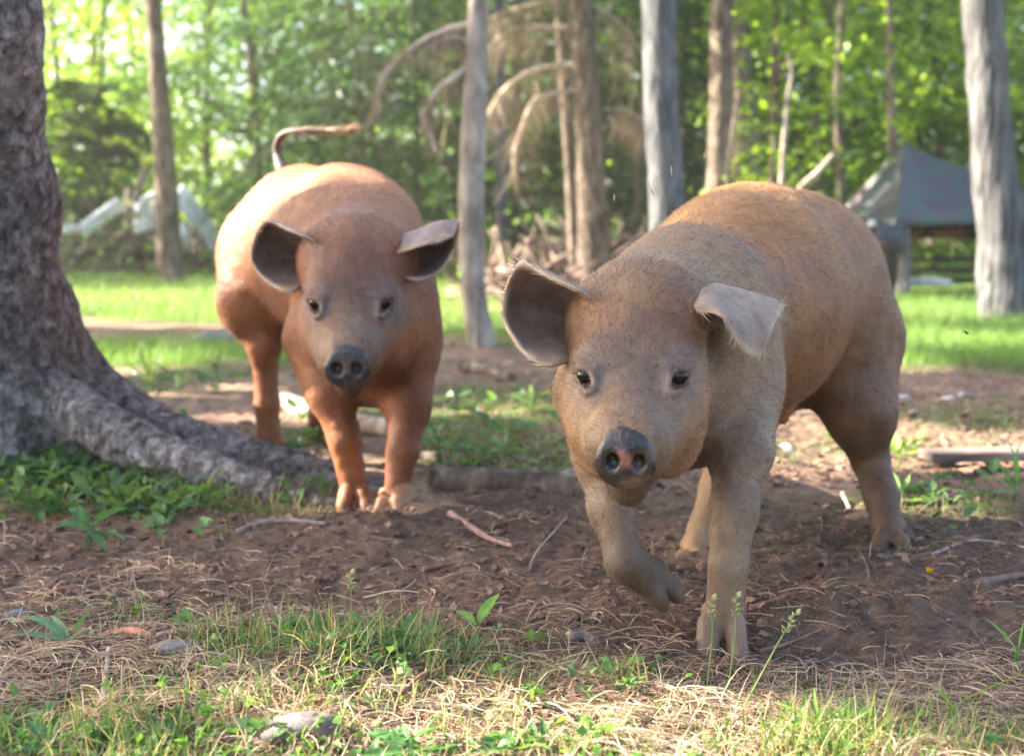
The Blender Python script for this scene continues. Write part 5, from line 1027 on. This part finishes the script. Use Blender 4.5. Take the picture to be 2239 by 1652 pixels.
M_tarp, _n, _b = mat('camouflage_tarp'); _t = obj_noise(_n, 4.5, 4, .6); _t2 = obj_noise(_n, 1.8, 3, .6)
_c = mixc(_n, ramp(_n, _t.outputs[0], [(.40, (.085, .050, .05)), (.5, (.072, .075, .078)), (.60, (.055, .082, .068))]).outputs[0], ramp(_n, _t2.outputs[0], [(.35, (.8,) * 3), (.7, (1.25,) * 3)]).outputs[0], 1.0)
_n.links.new(_c, _b.inputs['Base Color']); _b.inputs['Roughness'].default_value = .6; bump(_n, _b, _t.outputs[0], .4, .02)
def simple(name, col, rough=.6, spec=.4):
    m, n, b = mat(name); t = obj_noise(n, 18, 4, .6); n.links.new(mixc(n, (*col,), ramp(n, t.outputs[0], [(.3, (.75,) * 3), (.7, (1.2,) * 3)]).outputs[0], 1.0), b.inputs['Base Color']); b.inputs['Roughness'].default_value = rough; b.inputs['Specular IOR Level'].default_value = spec; return m
M_darkwood = simple('dark_wood', (.055, .042, .036), .85); M_dkblue = simple('dark_blue_metal', (.04, .045, .07), .4); M_white = simple('white_plastic', (.75, .76, .80), .45); M_redwood = simple('reddish_wood', (.24, .11, .06), .8); M_greypost = simple('grey_post', (.13, .12, .12), .85)
def bar(p, q, w, h, **k):
    p, q = np.array(p, float), np.array(q, float); d = norm(q - p); s = norm(np.cross(d, [0, 0, 1.]) + [1e-5, 0, 0]); return box((p + q) / 2, (np.linalg.norm(q - p) / 2, w, h), np.stack([d, s, np.cross(s, d)]), min(w, h) * .2)
def shelter():
    pk = P(1976, 314, 12.9); cn = [P(1828, 472, 13.2), P(1962, 478, 12.0), P(2370, 468, 13.0), P(2230, 462, 14.2)]; f = P(1962, 640, 12.2)
    root = empty('shelter', (pk[0], pk[1], float(hgt(pk[0], pk[1])))); tag(root, 'low shelter with a peaked camouflage tarp roof beside the furrowed trunk', 'shelter')
    # roof: four slightly sagging panels with thickness
    parts = []; nn = 14; rim = []
    for k in range(4):
        a, b = cn[k], cn[(k + 1) % 4]; g = []
        for i in range(nn + 1):
            s = i / nn
            for j in range(nn + 1):
                t = j / nn; p = pk * (1 - s) + (a * (1 - t) + b * t) * s; n_ = norm(np.cross(b - pk, a - pk)); n_ = n_ * np.sign(n_[2]); g.append(p - n_ * .10 * math.sin(np.pi * s) ** 1 * math.sin(np.pi * t) - [0, 0, .05 * math.sin(np.pi * t) * s ** 4] + [0, 0, .0])
        g = np.array(g); g = g + fbm(g * 3, 2)[:, None] * .012; i = np.arange(nn)[:, None] * (nn + 1); j = np.arange(nn)[None]; q = np.stack([i + j, i + j + 1, i + nn + 2 + j, i + nn + 1 + j], -1).reshape(-1, 4)
        m = len(g); parts.append((np.concatenate([g, g - [0, 0, .02]]), [np.concatenate([q, q[:, ::-1] + m])])); rim.append((a, b))
    for a, b in rim:
        V, F = bar(a - [0, 0, .035], b - [0, 0, .035], .012, .030); parts.append((V, F))
    V, F, _ = join([(v, [x for x in f if x.shape[1] == 4]) for v, f in [(p[0], p[1]) for p in parts]]); mesh_obj('tarp_roof', V, F, M_tarp, root, smooth=True)
    ins = [c * .9 + np.mean(cn, 0) * .1 for c in cn]
    for k, c in enumerate(ins):
        z0 = float(hgt(c[0], c[1])); V, F = tube([[c[0], c[1], z0 - .05], [c[0] + .01, c[1], z0 + .3], [c[0], c[1], c[2] - .04]], [.055, .05, .05], 12, 10, .004, 8); mesh_obj('post', V, F, M_greypost, root)
    c = P(1962, 480, 12.5); z0 = float(hgt(c[0], c[1])); V, F = bar([c[0] - .05, c[1], z0], [c[0] - .05, c[1], c[2] - .05], .05, .05); mesh_obj('post', V, F, M_darkwood, root)
    for ya, yb, hgt_, m, nm in ((503, 503, .075, M_darkwood, 'beam'), (566, 566, .020, M_darkwood, 'rail'), (590, 592, .022, M_darkwood, 'rail'), (612, 614, .025, M_darkwood, 'rail')):
        V, F = bar(P(1850, ya, 13.4), P(2330, yb, 13.1), .02, hgt_); mesh_obj(nm, V, F, m, root)
    for x0, x1 in ((2330, 2225), ):
        for y in (503, 566, 590): V, F = bar(P(x0, y, 13.05), P(x1, y, 14.1), .02, .03); mesh_obj('rail', V, F, M_darkwood, root)
    V, F = bar(P(1850, 500, 13.9), P(2330, 498, 13.7), .015, .10); mesh_obj('back_board', V, F, M_darkwood, root)  # dark board added to stand for the roof's shadow underneath
    V, F = bar(P(2022, 486, 12.6), P(1978, 560, 12.7), .015, .02); mesh_obj('brace', V, F, M_redwood, root)
    V, F = bar(P(2042, 512, 13.25), P(2112, 508, 13.2), .02, .05); mesh_obj('board', V, F, M_redwood, root)
    for x, y in ((1908, 489), (2022, 484)):
        c = P(x, y, 12.25); V, F = tube([c + [0, .08, 0], c, c - [0, .02, 0]], [.03, .036, .02], 12, 12); mesh_obj('end_cap', V, F, M_white, root)
    # feed box hanging on the front post
    r = empty('feeder_box', P(1940, 552, 12.05)); tag(r, 'dark blue metal box hanging on the front post of the shelter', 'box')
    V, F = box(P(1942, 522, 12.0), (.105, .07, .125), None, .012); mesh_obj('box_body', V, F, M_dkblue, r); V, F = box(P(1942, 538, 11.91), (.085, .012, .035), None, .004); mesh_obj('chute', V, F, M_darkwood, r)
    V, F = tube([P(1965, 505, 12.0), P(1982, 560, 12.0), P(1978, 640, 12.0)], [.014, .014, .012], 16, 8); mesh_obj('pipe', V, F, M_greypost, r)
    # things on the ground under it
    a, b = P(1958, 622, 13.0), P(2078, 618, 13.2); V, F = tube([a, (a + b) / 2 + [0, 0, .02], b], [.035, .04, .03], 18, 10, .006, 8); tag(mesh_obj('log', V, F, M_birch), 'pale log lying under the tarp shelter', 'log')
    g = G(1930, 652); c = np.array([g[0], 12.6, float(hgt(g[0], 12.6))]); V, F = tube([c, c + [0, 0, .02], c + [0, 0, .26], c + [0, 0, .27]], [.10, .11, .14, .13], 14, 20, spline=False); r = empty('bucket', c); tag(r, 'pinkish white bucket standing behind the tan pig rump', 'bucket'); mesh_obj('bucket_body', V, F, simple('bucket_plastic', (.62, .45, .42), .5), r)
    V, F = tube([c + [.14 * math.cos(t), .14 * math.sin(t), .265] for t in np.linspace(0, 6.28, 20)], [.008] * 20, 40, 6); mesh_obj('rim', V, F, M_white, r)
def debris():
    L = [('birch_log', [(182, 500), (225, 478), (262, 450)], 13, 'white birch log leaning lowest at the left of the debris pile', M_birch), ('birch_log', [(140, 498), (160, 492), (180, 500)], 9, 'short white birch piece at the far left of the pile', M_birch), ('birch_log', [(312, 440), (335, 424), (352, 418)], 8, 'white birch stub sticking out beside the slim dark trunk', M_birch),
         ('birch_log', [(300, 452), (330, 462), (352, 470)], 10, 'white birch piece under the stub left of the slim trunk', M_birch), ('birch_log', [(298, 492), (320, 482), (345, 480)], 12, 'white birch chunk low in the middle of the pile', M_birch), ('birch_log', [(390, 418), (418, 470), (470, 530)], 19, 'long white birch log leaning right of the slim trunk', M_birch), ('birch_log', [(398, 500), (405, 520), (415, 540)], 13, 'dim white birch end under the long slab', M_birch),
         ('broken_trunk', [(270, 520), (292, 450), (318, 368)], 9, 'brown splintered trunk leaning up from the debris pile', M_bark_brown), ('plank', [(218, 588), (290, 590), (362, 592)], 7, 'pale grey board lying on the grass before the pile', M_wood)]
    for nm, pts, r, lab, m in L:
        d = 16.4 if nm != 'plank' else 17.0; W = [P(x, y, d + .25 * k) for k, (x, y) in enumerate(pts)]; R0 = r * d / FPX
        if nm == 'plank': V, F = bar(np.array([W[0][0], 17, .05]), np.array([W[-1][0], 17.1, .06]), .10, .03)
        elif nm == 'birch_log':
            V, F = bar(W[0], W[-1], .035, R0 * 1.15); V = V + np.sin(V[:, :1] * 9) * [0, 0, .02]
        else: V, F = tube(W, [R0, R0 * 1.05, R0 * .8], 26, 12, R0 * .25, 2.5, seed=pts[0][0])
        tag(mesh_obj(nm, V, F, m), lab, nm.replace('_', ' '))
    def heap(name, label, x0, x1, ytop, d, n, seed, col, depth=1.0, rad=.02, base=None):
        rg = np.random.RandomState(seed); parts = []; z0 = 0
        for k in range(n):
            x = rg.uniform(x0, x1); zt = (CAMH - (ytop - HOR) / FPX * d) * math.sin(np.pi * np.clip((x - x0) / (x1 - x0), .08, .92)) ** .7; z = rg.uniform(0, max(zt, .15)) ; c = P(x, 500, d + rg.uniform(-1, 1) * depth); c[2] = z
            dv = norm(rg.randn(3) * [1, .6, .55]); l = rg.uniform(.15, .7); r = rad * rg.uniform(.3, 1.5); a = c - dv * l; b = c + dv * l; a[2] = max(a[2], 0); b[2] = max(b[2], 0)
            V, F = tube([a, c + rg.randn(3) * .04, b], [r, r, r * .5], 7, 6); parts.append((V, F, np.array(col) * rg.uniform(.5, 1.4)))
        V, F, C = join(parts); return tag(mesh_obj(name, V, F, M_stick, None, C), label, 'brush', kind='stuff')
    heap('brush_heap', 'tangled brown brush below the white birch logs', 120, 485, 490, 18.2, 420, 4, (.17, .13, .105), 1.2, .024)
    heap('brush_heap', 'heap of brown roots and soil behind the ear of the tan pig', 1190, 1385, 525, 14.5, 360, 5, (.10, .070, .055), .8, .017)
    heap('brush_heap', 'low scattered sticks between the pale trunk and the brown trunk', 1050, 1250, 590, 13, 110, 6, (.26, .18, .14), 1.2, .018)
    for k, (pts, r, lab, m, d) in enumerate((([(1080, 578), (1180, 582), (1292, 590)], 9, 'pale log lying in front of the root heap', M_bark_pale, 14), ([(1062, 610), (1130, 612), (1205, 618)], 8, 'pinkish grey log lying left of the tan pig ear', M_bark_pale, 12.2), ([(1100, 640), (1150, 636), (1210, 640)], 7, 'short pale log nearest the ear of the tan pig', M_bark_pale, 11.2))):
        W = [P(x, y, d) for x, y in pts]
        for w_ in W: w_[2] = .05 + k * .0
        V, F = tube(W, [r * d / FPX] * 3, 22, 12, .01, 5, seed=k); tag(mesh_obj('fallen_log', V, F, m), lab, 'log')
    for k, (x, y, d, r, h, lab) in enumerate(((1225, 560, 15, 26, .42, 'weathered stump left of the brown spruce trunk'), (1345, 560, 14.2, 30, .40, 'wide broken stump right of the brown spruce trunk'))):
        c = P(x, y, d); c[2] = 0; R0 = r * d / FPX; V, F = tube([c - [0, 0, .05], c + [0, 0, .12], c + [.02, 0, h]], [R0 * 1.6, R0, R0 * .85], 16, 16, .03, 4, seed=k); tag(mesh_obj('stump', V, F, M_bark_brown), lab, 'stump')
def flies():
    """straw bits and flies in the air"""
    rg = np.random.RandomState(2)
    for k, (x, y, d, s, lab) in enumerate(((1468, 374, 2.35, .009, 'pale bit of straw tossed up in front of the blue grey trunk'), (1425, 418, 2.35, .007, 'pale speck in the air just above the shoulder of the tan pig'), (1343, 432, 2.3, .006, 'leftmost pale speck floating beside the tan pig shoulder'), (1815, 517, 2.50, .006, 'small dark fly on the flank of the tan pig'), (2112, 726, 2.4, .006, 'small dark fly above the grass at right'), (1540, 340, 2.35, .005, 'pale speck in the air left of the sunlit edged trunk'))):
        c = P(x, y, d); dv = norm(np.array([rg.uniform(-.5, .5), 0, 1.])) if 'fly' not in lab else norm(np.array([1, 0, -.5])); V, F = tube([c - dv * s, c, c + dv * s], [.0005, .0014, .0005], 9, 6)
        if 'fly' in lab: Vw, Fw, Cw = leaves(np.array([c, c]), np.array([s, s]), rg, ((.1, .1, .1), (.1, .1, .1))); V, F, _ = join([(V, F), (Vw, [Fw])])
        tag(mesh_obj('fly' if 'fly' in lab else 'straw_bit', V, F, M_straw, None, np.tile([.02, .02, .02] if 'fly' in lab else [.5, .38, .3], (len(V), 1))), lab, 'fly' if 'fly' in lab else 'straw bit')
props(); shelter(); debris(); flies()
# ---------------------------------------------------------------- dusty sunlit air between the trees
def haze():
    V, F = box((0, 38, 5.5), (58, 52, 7.2)); F = [f for f in F]
    m = bpy.data.materials.new('haze_air'); m.use_nodes = True; n = m.node_tree; n.nodes.remove(n.nodes['Principled BSDF'])
    v = n.nodes.new('ShaderNodeVolumePrincipled'); v.inputs['Color'].default_value = (.95, .93, .88, 1); v.inputs['Density'].default_value = .0020; v.inputs['Anisotropy'].default_value = .5
    n.links.new(v.outputs[0], n.nodes['Material Output'].inputs['Volume'])
    tag(mesh_obj('haze', V, F, m, smooth=False), kind='stuff')
haze()
def dust_puff():
    pr = [el(P(*c), (r * 1.2, r, r), None, .03) for c, r in (((878, 1118, 2.90), .045), ((905, 1085, 2.92), .038), ((925, 1068, 2.94), .026), ((940, 1125, 2.90), .050), ((985, 1130, 2.90), .032), ((850, 1132, 2.88), .030))]
    V, F = sdf_mesh(pr, .008, 2); V = V + vnormals(V, F) * (fbm(V * 25, 3) * .010)[:, None]
    m = bpy.data.materials.new('dust'); m.use_nodes = True; n = m.node_tree; n.nodes.remove(n.nodes['Principled BSDF'])
    v = n.nodes.new('ShaderNodeVolumePrincipled'); v.inputs['Color'].default_value = (.90, .72, .58, 1); v.inputs['Anisotropy'].default_value = .3
    t = obj_noise(n, 22, 3, .6); mp = nd(n, 'ShaderNodeMapRange'); mp.inputs[1].default_value = .42; mp.inputs[2].default_value = .75; mp.inputs[3].default_value = 0; mp.inputs[4].default_value = 9
    n.links.new(t.outputs[0], mp.inputs[0]); n.links.new(mp.outputs[0], v.inputs['Density']); n.links.new(v.outputs[0], n.nodes['Material Output'].inputs['Volume'])
    tag(mesh_obj('dust_puff', V, F, m), 'puff of dust kicked up beside the forefoot of the red pig', 'dust', kind='stuff')
dust_puff()
